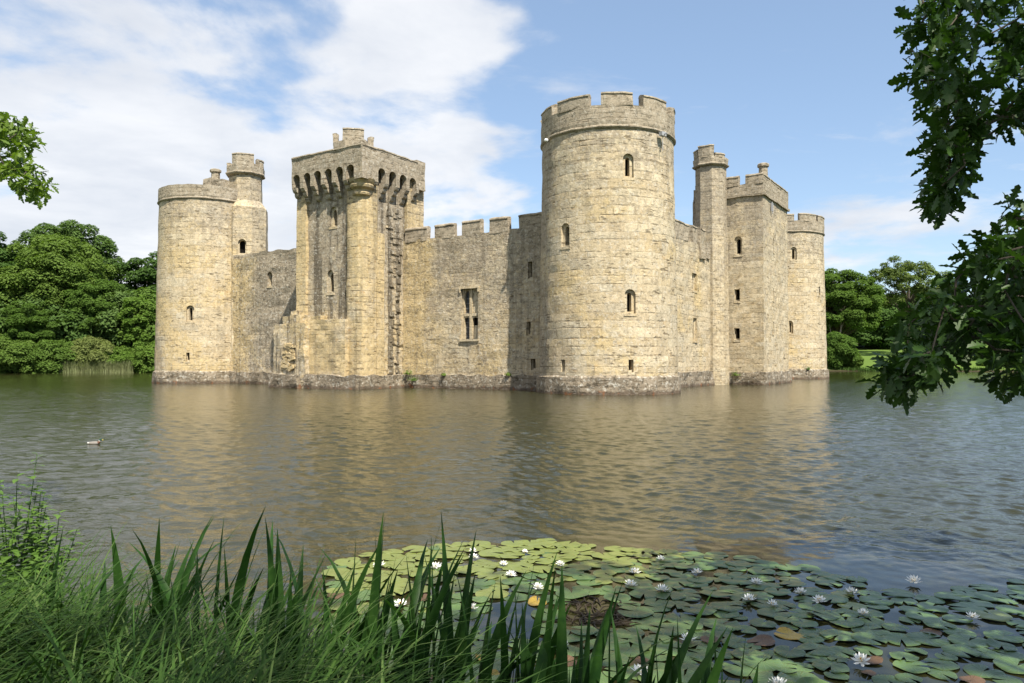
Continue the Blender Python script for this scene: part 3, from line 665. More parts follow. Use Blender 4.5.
for s in subs: s.build('window', [M['trim'], M['interior_shade']], sq)
gb_part('plinth', M['plinth'], sq, (1.0, 4.72, 19.86, 28.7, -1.4, 1.05), step=.35, jit=.15)
gb_part('string_course', M['coping'], sq, (-1.4, 4.68, 19.93, 28.68, 15.78, 15.98), step=.5, jit=.05)
gb_part('parapet', M['postern_top'], sq, (-1.4, 4.58, 20.02, 20.5, 15.95, 16.85), (4.1, 4.575, 20.3, 28.55, 15.95, 17.35), (-1.4, 4.3, 28.1, 28.58, 15.95, 16.85), (-1.4, -.95, 20.4, 28.3, 15.95, 17.3), step=.4, jit=.07)
gb_part('unseen_roof_deck', M['rubble'], sq, (-1.2, 4.3, 20.3, 28.3, 15.7, 16.1), step=1.)
merlon_line(sq, (.6, 20.01, 0), (2.5, 20.01, 0), (0, -1, 0), .5, 16.75, 17.6, M['coping'])
merlon_line(sq, (3.08, 20.01, 0), (4.57, 20.01, 0), (0, -1, 0), .5, 16.75, 17.62, M['coping'])
merlon_line(sq, (4.585, 20.05, 0), (4.585, 28.5, 0), (1, 0, 0), .5, 17.25, 17.58, M['coping'], 'coping')
chimney((3.95, 22.4), 16.6, 18.95, .42, 'stub of chimney above the square tower parapet')
mb = MB(); mb.tube([(4.62, 22.6, 15.6), (4.66, 22.6, 14.6)], .05, 6); mb.box(4.55, 4.7, 22.5, 22.7, 14.8, 15.5); mb.build('floodlight', M['grey_metal'], sq)

# ------------------------------------------------------------------ vegetation
def leaf_quad(mb, p, n, s, asp=.62):
    """a small folded leaf-spray facing n"""
    n = n.normalized(); a = n.orthogonal().normalized(); a.rotate(Matrix.Rotation(rng.uniform(0, 6.283), 3, n)); b = n.cross(a)
    k = len(mb.v)
    mb.v += [tuple(p - a * s), tuple(p + b * s * asp - n * s * .18), tuple(p + a * s), tuple(p - b * s * asp - n * s * .18)]
    mb.f += [(k, k + 1, k + 2), (k, k + 2, k + 3)]; mb.mi += [0, 0]
def rand_dir():
    while True:
        v = Vector((rng.uniform(-1, 1), rng.uniform(-1, 1), rng.uniform(-1, 1)))
        if .05 < v.length < 1: return v.normalized()
def crown_mesh(rx, rz, zc, nl, lr, per, ls, skirt=0., loose=0.):
    mb = MB(); lobes = []
    for k in range(nl):
        for _ in range(30):
            d = rand_dir()
            if d.z < -.35 - skirt: continue
            q = rng.uniform(.40, 1.0) ** (.6)
            c = Vector((d.x * rx * q, d.y * rx * q, zc + d.z * rz * q))
            if c.z < .6: c.z = .6 + rng.uniform(0, .6)
            if all((c - o).length > lr * .75 for o, _ in lobes): break
        r = lr * rng.uniform(.7, 1.3); lobes.append((c, r))
        out = (c - Vector((0, 0, zc - rz * .4))).normalized()
        for j in range(int(per * (r / lr) ** 2)):
            e = rand_dir()
            if e.dot(out) < -.25 and rng.random() < .75: e = -e
            if e.z < -.3 and rng.random() < .6: e.z = -e.z
            rr = r * (rng.uniform(.45, 1.05) if loose else rng.uniform(.72, 1.06))
            p = c + Vector((e.x * rr, e.y * rr, e.z * rr * .72))
            nn = e * .55 + Vector((0, 0, .75)) + rand_dir() * .55
            leaf_quad(mb, p, nn, ls * rng.uniform(.6, 1.3))
    return mb, lobes
def tree_proto(name, rx, rz, zc, nl, lr, per, ls, leaf, barkm, tr, skirt=0., loose=0., label=None, group=None, cat='tree', trunk=True):
    root = empty(name, (0, 0, -50), 0, label, cat, group)
    mb, lobes = crown_mesh(rx, rz, zc, nl, lr, per, ls, skirt, loose)
    mb.build('crown', leaf, root)
    if trunk:
        tb = MB(); top = zc + rz * .35
        tb.tube([(0, 0, -.6), (.05, 0, zc * .3), (-.1, .1, zc * .7), (.1, 0, top)], [tr * 1.35, tr, tr * .75, tr * .3], 8)
        for c, r in lobes[::3]:
            z0 = max(zc * .25, min(top, c.z * .62)); tb.tube([(0, 0, z0), (c.x * .5, c.y * .5, (z0 + c.z) * .52), tuple(c)], [tr * .38, tr * .22, tr * .06], 5)
        tb.build('trunk', barkm, root)
    return root
def copy_tree(o, parent=None):
    c = o.copy(); C.objects.link(c)
    if parent is not None: c.parent = parent
    for ch in list(o.children): copy_tree(ch, c)
    return c
used = set()
def place(proto, x, y, s, rz, label, group, mat=None, sz=1., dz=0.):
    o = proto if proto.name not in used else copy_tree(proto)
    used.add(proto.name)
    z = float(ground_z(np.array([x]), np.array([y]))[0])
    o.location = (x, y, z - .2 + dz); o.rotation_euler = (0, 0, rz); o.scale = (s, s, s * sz)
    tag(o, label, 'bush' if 'bush' in label.split(',')[0] or 'thicket' in label else 'tree', group)
    if mat:
        for ch in o.children:
            if ch.name.startswith('crown'):
                ch.material_slots[0].link = 'OBJECT'; ch.material_slots[0].material = mat
    return o
G1 = 'trees of the wood left of the castle'; G2 = 'trees and bushes on the right hand bank'; G3 = 'bushes along the left waterside'
pa = tree_proto('broadleaf_tree', 7.2, 7.6, 11.0, 190, 1.35, 320, .20, M['leaf_green'], M['bark'], .5, skirt=.3)
pb = tree_proto('broadleaf_tree', 6.0, 7.0, 10.5, 150, 1.2, 310, .195, M['leaf_dark'], M['bark'], .45, skirt=.3)
pl = tree_proto('young_tree', 3.0, 5.2, 7.6, 60, 1.0, 230, .19, M['leaf_light'], M['bark_pale'], .22, skirt=.2, loose=1)
po = tree_proto('loose_tree', 7.2, 6.8, 12.4, 92, 1.25, 260, .20, M['leaf_olive'], M['bark'], .42, skirt=.1, loose=1)
pu = tree_proto('waterside_bush', 3.4, 2.6, 2.2, 78, 1.0, 300, .165, M['leaf_green'], M['bark'], .2, skirt=.8, trunk=False)
def px(x, d): return (x - 512) / 765. * d                       # lateral offset at distance d of a bearing given in the photograph
wood = [(pa, -79.5, 134, 1.17, 0.3, 'largest round crowned tree of the wood left of the castle', M['leaf_green'], 1.06),
        (pb, -93, 133, 1.25, 1.2, 'dark tree at the far left edge of the wood', M['leaf_dark'], 1.05),
        (pb, -66.5, 142, 1.24, 2.2, 'dark tree just left of the left round tower', M['leaf_dark'], .92),
        (pa, -60.5, 150, 1.16, 3.4, 'dark tree half hidden behind the left round tower', M['leaf_dark'], .98),
        (pa, -88, 150, 1.38, 4.1, 'high tree peeping over the left wood behind its round crown', M['leaf_dark'], 1.05),
        (pa, -101, 142, 1.2, 5., 'tree of the wood cut by the left picture edge', M['leaf_green'], 1.),
        (pl, -62.8, 129, 1.02, .4, 'young pale green tree with a bare pale trunk by the moat', M['leaf_light'], 1.),
        (pb, -72.0, 131, .86, 4.6, 'smaller mid green tree beside the young pale green tree', M['leaf_green'], 1.05),
        (pa, -79.5, 127.5, .66, 1.9, 'low spreading tree leaning over the left waterside', M['leaf_green'], .95),
        (pb, -87, 126, .72, .6, 'bushy dark tree at the left waterside edge', M['leaf_green'], .9),
        (pb, -58.5, 137, .86, 2.9, 'low tree against the left round tower', M['leaf_light'], .85)]
for pr, x, y, s, rz, lb, mt, sz in wood: place(pr, x, y, s, rz, lb, G1, mt, sz)
for x, y, s, rz, lb, mt, sz in [(-80, 123.3, 1.25, .5, 'broad dark green bush dipping into the moat at left', M['leaf_green'], 1.05), (-86, 124, 1.2, 2.1, 'green bush at the left picture edge by the water', M['leaf_green'], 1.1),
        (-74.2, 124.2, 1.1, 4, 'rounded green bush beside the pale willowy bush', M['leaf_green'], 1.2), (-69.0, 126.0, .95, 1.1, 'pale willowy bush above the reed bed', M['leaf_olive'], 1.4),
        (-65, 127.5, .9, 5.3, 'light green bush below the pale trunk', M['leaf_light'], 1.1), (-61.0, 128.5, 1.0, 3.3, 'light green bush next to the left round tower', M['leaf_light'], 1.2),
        (-56.5, 130.5, 1.1, .9, 'dark bush half behind the left round tower', M['leaf_dark'], 1.3),
        (-82, 131, 2.0, 1.5, 'deep shaded thicket under the largest wood tree', M['leaf_dark'], 1.2), (-75, 133, 2.0, 3.1, 'thicket behind the pale willowy bush', M['leaf_dark'], 1.3), (-67.5, 134, 2.0, 4.4, 'thicket behind the bare pale trunk', M['leaf_dark'], 1.3), (-61, 135, 1.9, .2, 'thicket beside the left round tower', M['leaf_green'], 1.4)]:
    place(pu, x, y, s, rz, lb, G3, mt, sz)
right = [(pa, 68.5, 161, 1.16, 1.0, 'dark round tree just right of the far right tower', M['leaf_green'], .92),
         (po, 92.0, 177, 1.2, .2, 'loose pale green tree with sky showing through on the right bank', M['leaf_olive'], 1.0),
         (pb, 82, 205, 1.0, 3.0, 'smaller green tree between the dark round tree and the loose pale tree', M['leaf_green'], .9),
         (pa, 112, 176, .95, 2.0, 'dark tree behind the overhanging oak leaves', M['leaf_green'], .9),
         (pb, 100, 158, .62, 2.6, 'small dark tree behind the lower oak branch', M['leaf_dark'], .9),
         (pb, 122, 170, 1.0, 4.4, 'dark tree at the right picture edge behind the oak', M['leaf_dark'], .9),
         (pa, 62, 168, .8, 5.5, 'green tree half hidden by the far right tower', M['leaf_green'], .9),
         (po, 84, 215, 1.0, 4.1, 'distant pale tree beyond the meadow', M['leaf_dark'], .8),
         (pa, 100, 220, 1.0, 1.1, 'distant dark tree beyond the meadow', M['leaf_dark'], .8),
         (pb, 118, 225, 1.1, 1.7, 'distant tree behind the meadow at right', M['leaf_dark'], .8)]
for pr, x, y, s, rz, lb, mt, sz in right: place(pr, x, y, s, rz, lb, G2, mt, sz)
for x, y, s, rz, lb, mt, sz in [(63.5, 150.6, 1.05, .5, 'green bush below the dark round tree at the water', M['leaf_green'], 1.3), (66.8, 151, .62, 2.5, 'low green bush at the waterside left of the meadow', M['leaf_green'], .9),
        (90.5, 146.5, .32, 1.5, 'small bush on the bank in front of the meadow', M['leaf_light'], .9), (97, 144, 1.1, 4, 'dark bush at the waterside below the oak branch', M['leaf_dark'], 1.2),
        (104, 142, 1.1, 5, 'broad dark bush near the right picture edge', M['leaf_dark'], 1.3)] + [(66 + k * 11, 205 + (k % 3) * 5, 2.6, k * 1.3, f'distant thicket closing the far side of the meadow, {w_} along it', M['leaf_dark'], 1.1) for k, w_ in enumerate(('first from the castle', 'second from the castle', 'third from the castle', 'fourth from the castle', 'fifth from the castle', 'last'))]:
    place(pu, x, y, s, rz, lb, G2, mt, sz)
# bare dead limbs beside the far right tower
root = empty('dead_tree', (65.6, 155, .6), 0, 'bare bleached dead branches beside the far right tower', 'tree'); mb = MB()
mb.tube([(0, 0, -.5), (.4, 0, 4), (1.2, .2, 8), (1.5, .2, 12)], [.22, .2, .14, .04], 6); mb.tube([(.6, 0, 5), (2.4, -.5, 5.6), (4.2, -.8, 4.8)], [.13, .1, .03], 5)
mb.tube([(1.1, 0, 8), (2.4, 0, 10.5), (2.2, 0, 12.5)], [.1, .07, .02], 5); mb.tube([(.4, 0, 4), (-1, -.3, 6.4), (-1.2, 0, 9)], [.1, .07, .02], 5)
mb.build('trunk', M['bark_pale'], root)
# reed bed at the foot of the left wood
mb = MB()
def blade(mb, p, d, L, w, bend, seg=5, up=.0):
    """a strip leaf that starts upright and bends towards d"""
    d = Vector(d); side = Vector((-d.y, d.x, 0)).normalized(); pts = []; q = Vector(p); th = up
    for k in range(seg + 1):
        f = k / seg; ww = w * (1 - f ** 2.2) * (.75 + .5 * f if f < .5 else 1.); pts.append((q - side * ww / 2, q + side * ww / 2))
        th += bend / seg; q = q + (Vector((0, 0, math.cos(th))) + d * math.sin(th)) * (L / seg)
    b = len(mb.v)
    for a_, c_ in pts: mb.v += [tuple(a_), tuple(c_)]
    for k in range(seg): mb.f.append((b + 2 * k, b + 2 * k + 1, b + 2 * k + 3, b + 2 * k + 2)); mb.mi.append(mb.cur)
for k in range(2600):
    f = rng.random(); x = -72.0 + 10 * f; y = 122.2 + 2.4 * f + rng.uniform(-.5, .9); a = rng.uniform(0, 6.28)
    blade(mb, (x, y, 0), (math.cos(a), math.sin(a), 0), rng.uniform(1.2, 2.4), .09, rng.uniform(.1, .7), 3)
tag(mb.build('reed_bed', M['reed']), 'pale reed bed at the water edge below the left wood', 'reeds', kind='stuff')
# rank grass along the far banks
mb = MB()
for k in range(5200):
    if rng.random() < .35: f = rng.random(); x = -92 + 40 * f; y = 122.3 + 9.5 * f
    else: f = rng.random(); x = 56 + 54 * f; y = 148.6 - 13 * max(0, (x - 70) / 42.) if x > 70 else 147.6 + (70 - x) * .1
    a = rng.uniform(0, 6.28); yy = y + rng.uniform(-.2, 1.6)
    blade(mb, (x, yy, max(0., float(0)) ), (math.cos(a), math.sin(a), 0), rng.uniform(.5, 1.1), .12, rng.uniform(.2, 1.), 3)
tag(mb.build('bank_herbage', M['leaf_dark']), 'rough dark grass along the far water edge', 'grass', kind='stuff')

# ------------------------------------------------------------------ overhanging oaks
OAK_UPPER = [(2.63, 4.49, 4.2), (2.5, 4.32, 3.48), (2.41, 4.22, 4.06), (2.78, 4.84, 4.03), (3.49, 4.81, 4.38), (2.82, 4.17, 3.47), (3.38, 5.3, 4.62), (3.13, 4.35, 3.48), (3.81, 5.22, 3.74), (3.24, 4.52, 3.6), (2.74, 4.14, 3.57), (2.36, 3.96, 2.99), (2.73, 4.61, 3.59), (2.42, 4.2, 3.62), (2.97, 4.43, 3.91), (3.29, 4.74, 3.97), (2.76, 5.05, 4.26), (2.93, 4.4, 3.95), (2.26, 3.96, 3.46), (3.22, 4.33, 4.24), (2.73, 4.57, 4.1), (3.0, 5.34, 4.12), (2.4, 3.97, 4.06), (2.52, 4.44, 3.16), (3.21, 5.37, 4.65), (2.49, 3.99, 3.81), (2.68, 4.92, 4.3), (3.45, 5.4, 4.38), (2.82, 5.06, 3.76), (2.82, 4.53, 4.32), (2.3, 4.26, 3.87), (3.01, 5.2, 4.33), (3.93, 5.25, 4.04), (2.8, 4.04, 3.44), (3.02, 5.25, 3.22), (3.58, 4.89, 4.01), (3.61, 5.12, 3.58), (3.18, 4.93, 3.5), (3.98, 5.36, 4.68), (2.73, 4.9, 2.98), (3.36, 5.02, 3.67), (2.87, 3.9, 3.76), (3.71, 5.11, 4.49), (2.53, 4.4, 3.31), (2.5, 3.94, 3.36), (2.96, 4.44, 4.12), (2.73, 3.92, 3.36), (2.46, 4.47, 3.53), (2.99, 4.25, 3.78), (3.34, 5.19, 3.97), (3.67, 5.22, 4.62), (3.64, 5.1, 3.95), (2.36, 4.16, 2.96), (2.49, 4.41, 3.58), (3.01, 4.37, 4.28), (3.23, 4.97, 3.8), (2.59, 4.44, 3.06), (3.5, 5.27, 4.21), (3.2, 4.56, 3.45), (2.5, 4.1, 3.23), (2.82, 5.11, 4.44), (2.53, 4.46, 2.99), (3.18, 4.83, 3.96), (2.93, 5.3, 4.07), (2.38, 3.93, 3.66), (2.63, 4.64, 3.52), (2.73, 4.91, 3.5), (3.78, 5.29, 4.24), (3.25, 5.25, 3.7), (2.91, 4.25, 3.78), (3.25, 5.39, 3.7), (3.28, 4.5, 3.75), (2.82, 4.94, 3.69), (3.55, 5.33, 4.14), (2.34, 4.23, 3.85), (2.99, 4.26, 4.02), (3.63, 5.34, 3.82), (2.43, 4.14, 3.44), (2.4, 3.99, 3.93), (3.92, 5.24, 4.24), (3.2, 4.65, 3.58), (2.61, 4.63, 3.11), (3.25, 4.49, 3.96), (2.74, 4.53, 3.79), (2.93, 5.17, 4.44), (3.37, 4.73, 4.11), (2.89, 4.06, 3.32), (2.87, 3.96, 3.27), (3.48, 5.19, 4.28), (3.2, 4.69, 3.51), (3.01, 4.02, 3.63), (2.78, 4.27, 3.38), (2.93, 5.07, 4.54), (2.78, 3.9, 3.37), (3.45, 4.83, 3.52), (2.22, 4.12, 3.49), (3.01, 4.52, 4.32), (2.85, 4.16, 3.57), (3.7, 5.03, 4.17), (3.2, 5.16, 3.62), (2.33, 4.33, 3.88), (3.69, 5.04, 4.42), (2.4, 4.22, 4.08), (2.95, 4.07, 3.45), (3.26, 5.39, 4.0), (2.94, 5.16, 4.29), (2.41, 4.34, 2.86), (3.78, 5.17, 4.58), (2.24, 3.94, 3.11), (2.95, 4.21, 3.95), (2.37, 4.39, 3.82), (3.31, 4.45, 3.42), (3.16, 4.22, 3.97), (3.01, 4.2, 4.05), (2.65, 4.72, 3.71), (2.89, 4.13, 4.11), (2.76, 4.76, 4.11), (2.53, 4.42, 3.39), (3.24, 5.32, 3.53), (3.08, 5.37, 4.19), (2.86, 5.0, 3.24), (2.91, 3.96, 3.41), (2.68, 4.49, 3.27), (2.58, 4.6, 3.83), (2.71, 4.34, 4.11), (3.12, 4.82, 4.24), (3.3, 4.99, 3.61), (2.74, 5.1, 3.93), (2.61, 4.55, 3.95), (2.77, 4.71, 3.94), (3.38, 5.19, 4.09), (2.34, 4.08, 3.49), (3.72, 4.97, 4.37), (3.31, 4.72, 3.51), (2.73, 4.61, 4.33), (3.33, 4.61, 4.09), (3.16, 5.34, 3.56), (3.29, 4.53, 3.93), (2.2, 4.02, 3.52), (3.15, 5.33, 3.29), (3.75, 5.28, 4.41), (2.7, 4.54, 3.59), (3.15, 4.67, 3.46), (3.08, 4.41, 3.83), (2.41, 4.08, 3.33), (3.59, 5.33, 4.67), (2.66, 4.72, 3.26), (2.77, 4.44, 3.87), (3.28, 4.7, 3.64), (2.43, 4.16, 3.3), (2.49, 4.33, 2.98), (2.39, 4.12, 2.97), (2.4, 4.18, 3.12), (2.36, 4.19, 3.14), (2.33, 4.18, 3.03), (2.52, 4.48, 2.89), (2.41, 4.15, 3.17), (2.4, 4.05, 3.1), (2.4, 4.03, 3.2), (2.48, 4.33, 2.93), (2.26, 4.0, 2.89), (2.65, 4.56, 3.13), (2.29, 4.02, 3.13), (2.75, 4.55, 3.35)]
OAK_LOWER = [(3.52, 4.95, 1.82), (3.21, 4.78, 2.47), (3.3, 4.63, 2.29), (3.05, 4.2, 2.56), (2.32, 4.64, 1.95), (2.64, 3.98, 2.58), (2.52, 4.33, 2.43), (3.53, 5.0, 2.87), (3.29, 4.81, 2.43), (3.15, 4.69, 2.31), (3.6, 4.89, 2.07), (3.53, 4.81, 1.88), (2.8, 4.83, 2.38), (3.31, 4.81, 1.92), (3.04, 4.67, 2.74), (3.04, 4.16, 1.96), (3.39, 4.93, 2.82), (2.89, 4.11, 2.26), (2.81, 4.66, 2.12), (2.08, 3.79, 2.02), (2.58, 3.72, 2.55), (2.8, 4.56, 2.54), (3.23, 5.07, 2.16), (2.24, 3.88, 2.18), (3.38, 4.77, 2.58), (2.86, 4.01, 2.44), (3.53, 5.01, 2.24), (3.48, 4.94, 2.13), (2.69, 3.86, 1.91), (2.38, 4.07, 2.26), (2.43, 3.71, 2.51), (3.64, 5.09, 2.69), (3.4, 4.87, 2.81), (3.44, 4.74, 1.85), (2.61, 3.98, 2.21), (2.72, 4.85, 2.0), (2.46, 4.57, 2.02), (2.3, 3.99, 2.11), (2.24, 4.2, 2.06), (3.07, 5.07, 2.63), (3.26, 4.91, 2.09), (2.38, 3.87, 2.54), (3.2, 4.46, 1.9), (2.9, 4.62, 2.26), (2.57, 3.95, 2.42), (2.53, 4.15, 2.16), (3.15, 4.71, 2.92), (2.7, 4.86, 2.07), (3.48, 5.09, 2.14), (3.36, 4.85, 2.87), (2.37, 4.47, 2.23), (3.24, 4.71, 2.89), (3.32, 4.73, 2.92), (2.9, 5.17, 2.11), (2.84, 3.9, 2.77), (3.51, 5.08, 2.35), (3.24, 4.65, 1.95), (2.65, 3.96, 1.9), (2.12, 4.12, 1.97), (3.08, 4.28, 2.74), (2.38, 4.47, 1.98), (2.45, 4.36, 2.21), (3.1, 4.99, 2.22), (3.14, 4.7, 2.62), (2.85, 4.83, 2.36), (2.52, 4.6, 2.25), (2.8, 4.68, 2.44), (2.66, 4.3, 2.25), (3.45, 4.89, 1.93), (2.77, 4.08, 1.94), (2.81, 3.85, 2.59), (2.76, 4.36, 2.39), (2.51, 3.89, 2.33), (3.2, 4.52, 2.78), (2.35, 3.89, 2.18), (3.08, 4.89, 2.71), (2.68, 5.05, 2.21), (2.7, 4.01, 2.09), (2.6, 3.84, 2.0), (3.39, 4.56, 2.85), (3.37, 4.72, 2.77), (3.71, 5.17, 2.42), (3.0, 4.68, 1.85), (3.62, 4.89, 2.2), (2.54, 3.79, 2.16), (2.4, 3.8, 2.03), (2.71, 4.53, 2.36), (3.21, 4.55, 2.38), (2.64, 4.13, 2.44), (3.39, 4.77, 2.56), (2.75, 4.07, 2.57), (2.7, 3.97, 2.37), (2.51, 3.82, 2.02), (2.17, 3.95, 2.26), (2.84, 4.1, 2.67), (2.57, 4.54, 2.05), (2.87, 4.42, 2.05), (3.05, 4.23, 2.55), (2.45, 3.99, 2.09), (3.18, 5.17, 2.51), (2.93, 4.49, 2.33), (3.05, 4.69, 2.56), (2.82, 4.77, 2.29), (2.6, 4.97, 2.04), (2.95, 4.01, 2.07), (2.76, 4.11, 2.26), (3.43, 4.96, 2.61), (2.79, 3.9, 2.41), (2.36, 3.99, 2.1), (3.29, 5.05, 2.29), (3.8, 5.14, 2.77), (3.46, 5.11, 2.2), (2.62, 4.35, 2.53), (2.44, 3.89, 2.48), (2.74, 4.24, 2.64), (2.53, 4.81, 2.27), (2.0, 3.72, 2.0), (3.32, 4.8, 2.89), (2.78, 4.57, 2.3), (2.25, 4.11, 2.02), (2.98, 4.88, 2.23), (2.88, 4.37, 2.16), (2.87, 4.29, 2.65), (2.83, 3.85, 2.52), (2.91, 5.04, 2.44), (3.71, 5.17, 2.03), (3.16, 5.11, 2.19), (3.44, 4.71, 1.92), (2.89, 4.37, 2.79), (2.98, 4.47, 2.51), (2.69, 4.96, 2.19), (3.43, 4.62, 2.34), (3.71, 5.0, 2.05), (3.35, 4.77, 2.87), (3.19, 5.2, 2.68), (3.33, 4.48, 2.78), (2.93, 4.14, 2.53), (2.57, 4.02, 2.26), (3.0, 4.74, 2.38), (3.44, 4.84, 2.17), (2.47, 4.27, 2.26), (2.93, 4.43, 1.86), (2.69, 4.44, 2.14), (2.84, 4.14, 2.11), (3.5, 4.87, 2.29), (3.15, 4.77, 2.08), (3.08, 4.5, 1.95), (3.0, 5.12, 2.41), (3.15, 4.45, 1.9), (2.67, 4.08, 1.9), (2.17, 3.83, 2.24), (2.69, 4.35, 2.27), (2.49, 3.91, 2.01), (2.66, 4.98, 1.92), (3.74, 5.16, 2.73), (2.61, 4.09, 2.17), (2.43, 4.4, 2.28), (2.35, 4.3, 2.23), (2.72, 4.87, 1.98), (2.76, 4.17, 2.33), (3.32, 4.56, 2.24), (3.46, 5.17, 2.14), (3.31, 4.61, 2.34), (3.33, 4.51, 1.87), (3.25, 5.18, 2.03), (3.13, 4.59, 2.74), (3.84, 5.2, 2.54), (2.78, 4.68, 2.06), (2.1, 4.05, 2.16), (2.22, 4.41, 1.96), (2.26, 4.22, 1.89), (2.06, 4.02, 1.88), (2.03, 4.08, 1.89), (2.11, 4.17, 1.9), (2.11, 4.01, 1.9), (2.17, 4.18, 1.86), (2.15, 4.14, 1.91), (2.34, 4.34, 1.92), (2.18, 4.29, 1.84), (2.07, 4.23, 1.87)]
OAK_LEFT = [(-6.25, 9.01, 4.86), (-5.67, 9.01, 4.55), (-6.23, 9.17, 4.91), (-5.51, 8.09, 4.32), (-6.3, 8.75, 4.01), (-5.81, 8.61, 4.16), (-5.16, 8.03, 3.93), (-6.01, 9.49, 4.76), (-6.71, 9.22, 4.25), (-6.62, 8.86, 4.63), (-5.51, 8.55, 3.99), (-5.63, 8.45, 4.62), (-5.21, 8.2, 4.05), (-5.94, 9.26, 4.79), (-5.83, 8.72, 4.47), (-6.7, 9.41, 4.51), (-6.84, 9.42, 4.46), (-5.59, 8.3, 4.48), (-5.28, 8.13, 4.1), (-6.55, 8.88, 4.58), (-5.79, 8.39, 4.45), (-6.37, 9.12, 4.48), (-6.64, 8.9, 4.26), (-5.33, 8.49, 3.81), (-6.17, 8.31, 3.94), (-5.33, 8.17, 4.02), (-5.72, 8.8, 4.62), (-5.62, 8.57, 4.45), (-6.53, 9.26, 4.31), (-5.85, 8.86, 4.36), (-6.71, 9.11, 4.51), (-7.14, 9.49, 4.72), (-5.59, 9.01, 3.96), (-5.95, 8.24, 4.23), (-5.19, 8.25, 3.88), (-5.87, 8.04, 4.31), (-6.38, 8.49, 3.81), (-6.03, 9.32, 4.68), (-5.56, 8.67, 3.94), (-6.39, 8.65, 4.3), (-6.02, 8.36, 4.1), (-5.45, 8.16, 4.07), (-5.9, 9.11, 4.46), (-6.7, 9.09, 4.74), (-5.62, 8.64, 4.68), (-6.4, 8.7, 3.92), (-6.13, 8.64, 4.69), (-5.83, 8.3, 4.4), (-5.99, 8.81, 4.33), (-6.59, 8.95, 4.81), (-6.29, 9.15, 4.54), (-6.23, 8.85, 4.31), (-5.76, 9.19, 4.21), (-5.08, 8.24, 3.87), (-6.04, 8.38, 4.49), (-6.65, 9.31, 4.22), (-6.49, 9.44, 4.45), (-6.28, 9.04, 4.24), (-6.62, 8.88, 4.72), (-6.47, 9.08, 4.34), (-5.8, 8.12, 4.28), (-5.87, 9.1, 4.29), (-6.34, 8.63, 3.97), (-6.21, 8.41, 4.1), (-6.06, 8.52, 4.5), (-6.58, 9.11, 4.12), (-6.27, 9.55, 4.88), (-5.64, 8.35, 4.61), (-6.25, 8.38, 4.26), (-6.06, 8.94, 4.28), (-6.36, 8.46, 4.76), (-6.13, 9.2, 4.71), (-5.48, 8.45, 3.95), (-5.84, 8.03, 4.23), (-5.81, 8.52, 4.43)]

LEAF_T = [0, .14, .24, .33, .45, .55, .66, .76, .88, 1.0]; LEAF_W = [.015, .05, .15, .08, .24, .11, .27, .13, .15, .0]
def oak_leaf(mb, p, d, n, L, fine=True):
    d = d.normalized(); n = (n - d * n.dot(d)).normalized(); s = d.cross(n); b = len(mb.v)
    if fine: T, Wd = LEAF_T, LEAF_W
    else: T, Wd = [0, .3, .65, 1.], [.02, .2, .24, .02]
    fold = rng.uniform(.05, .35); curl = rng.uniform(-.1, .35)
    for t_, w_ in zip(T, Wd):
        q = p + d * (L * t_) - n * (L * curl * t_ * t_)
        mb.v += [tuple(q - s * (w_ * L) + n * (w_ * L * fold)), tuple(q), tuple(q + s * (w_ * L * rng.uniform(.85, 1.1)) + n * (w_ * L * fold))]
    for k in range(len(T) - 1):
        i = b + 3 * k; mb.f += [(i, i + 1, i + 4, i + 3), (i + 1, i + 2, i + 5, i + 4)]; mb.mi += [mb.cur] * 2
def skeleton(starts, anchors):
    """join every anchor to its nearest already joined node: returns nodes, parents"""
    nodes = []; par = []
    for chain in starts:
        for k, q in enumerate(chain): par.append(len(nodes) - 1 if k else -1); nodes.append(Vector(q))
    for a in sorted([Vector(a) for a in anchors], key=lambda a: min((a - n).length for n in nodes)):
        best = min(range(len(nodes)), key=lambda i: (nodes[i] - a).length); base = nodes[best]; L = (a - base).length
        if L > .25:
            mid = base.lerp(a, .5) + Vector((rng.uniform(-.1, .1), rng.uniform(-.1, .1), rng.uniform(0, .14))) * L; par.append(best); nodes.append(mid); best = len(nodes) - 1
        par.append(best); nodes.append(a)
    return nodes, par
def branches(mb, nodes, par, k=.0045, p=.5, rmax=.3):
    cnt = [0.] * len(nodes); ch = [0] * len(nodes)
    for i in range(len(nodes) - 1, -1, -1):
        if cnt[i] == 0: cnt[i] = 1
        if par[i] >= 0: cnt[par[i]] += cnt[i]
    for i, q in enumerate(nodes):
        if par[i] < 0: continue
        r0 = min(rmax, k * cnt[par[i]] ** p); r1 = min(rmax, k * cnt[i] ** p)
        mb.tube([nodes[par[i]], q], [max(r0 * .9, r1), r1], 5, cap=False)
def rosette(mb, a, d, n, L, fine=True, dens=1.):
    for k in range(n):
        out = (d * rng.uniform(.1, .8) + rand_dir() * .95); out.z -= .25
        p = a + rand_dir() * L * .55 * dens
        oak_leaf(mb, p, out, Vector((0, 0, 1)) + rand_dir() * .7, L * rng.uniform(.7, 1.2), fine)
def hidden(a):                                                  # the part of a crown that stays outside the picture
    return not (a.y > .3 and abs(a.x) < .74 * a.y + .25 and -.6 < (a.z - CAM_H) / a.y < .57)
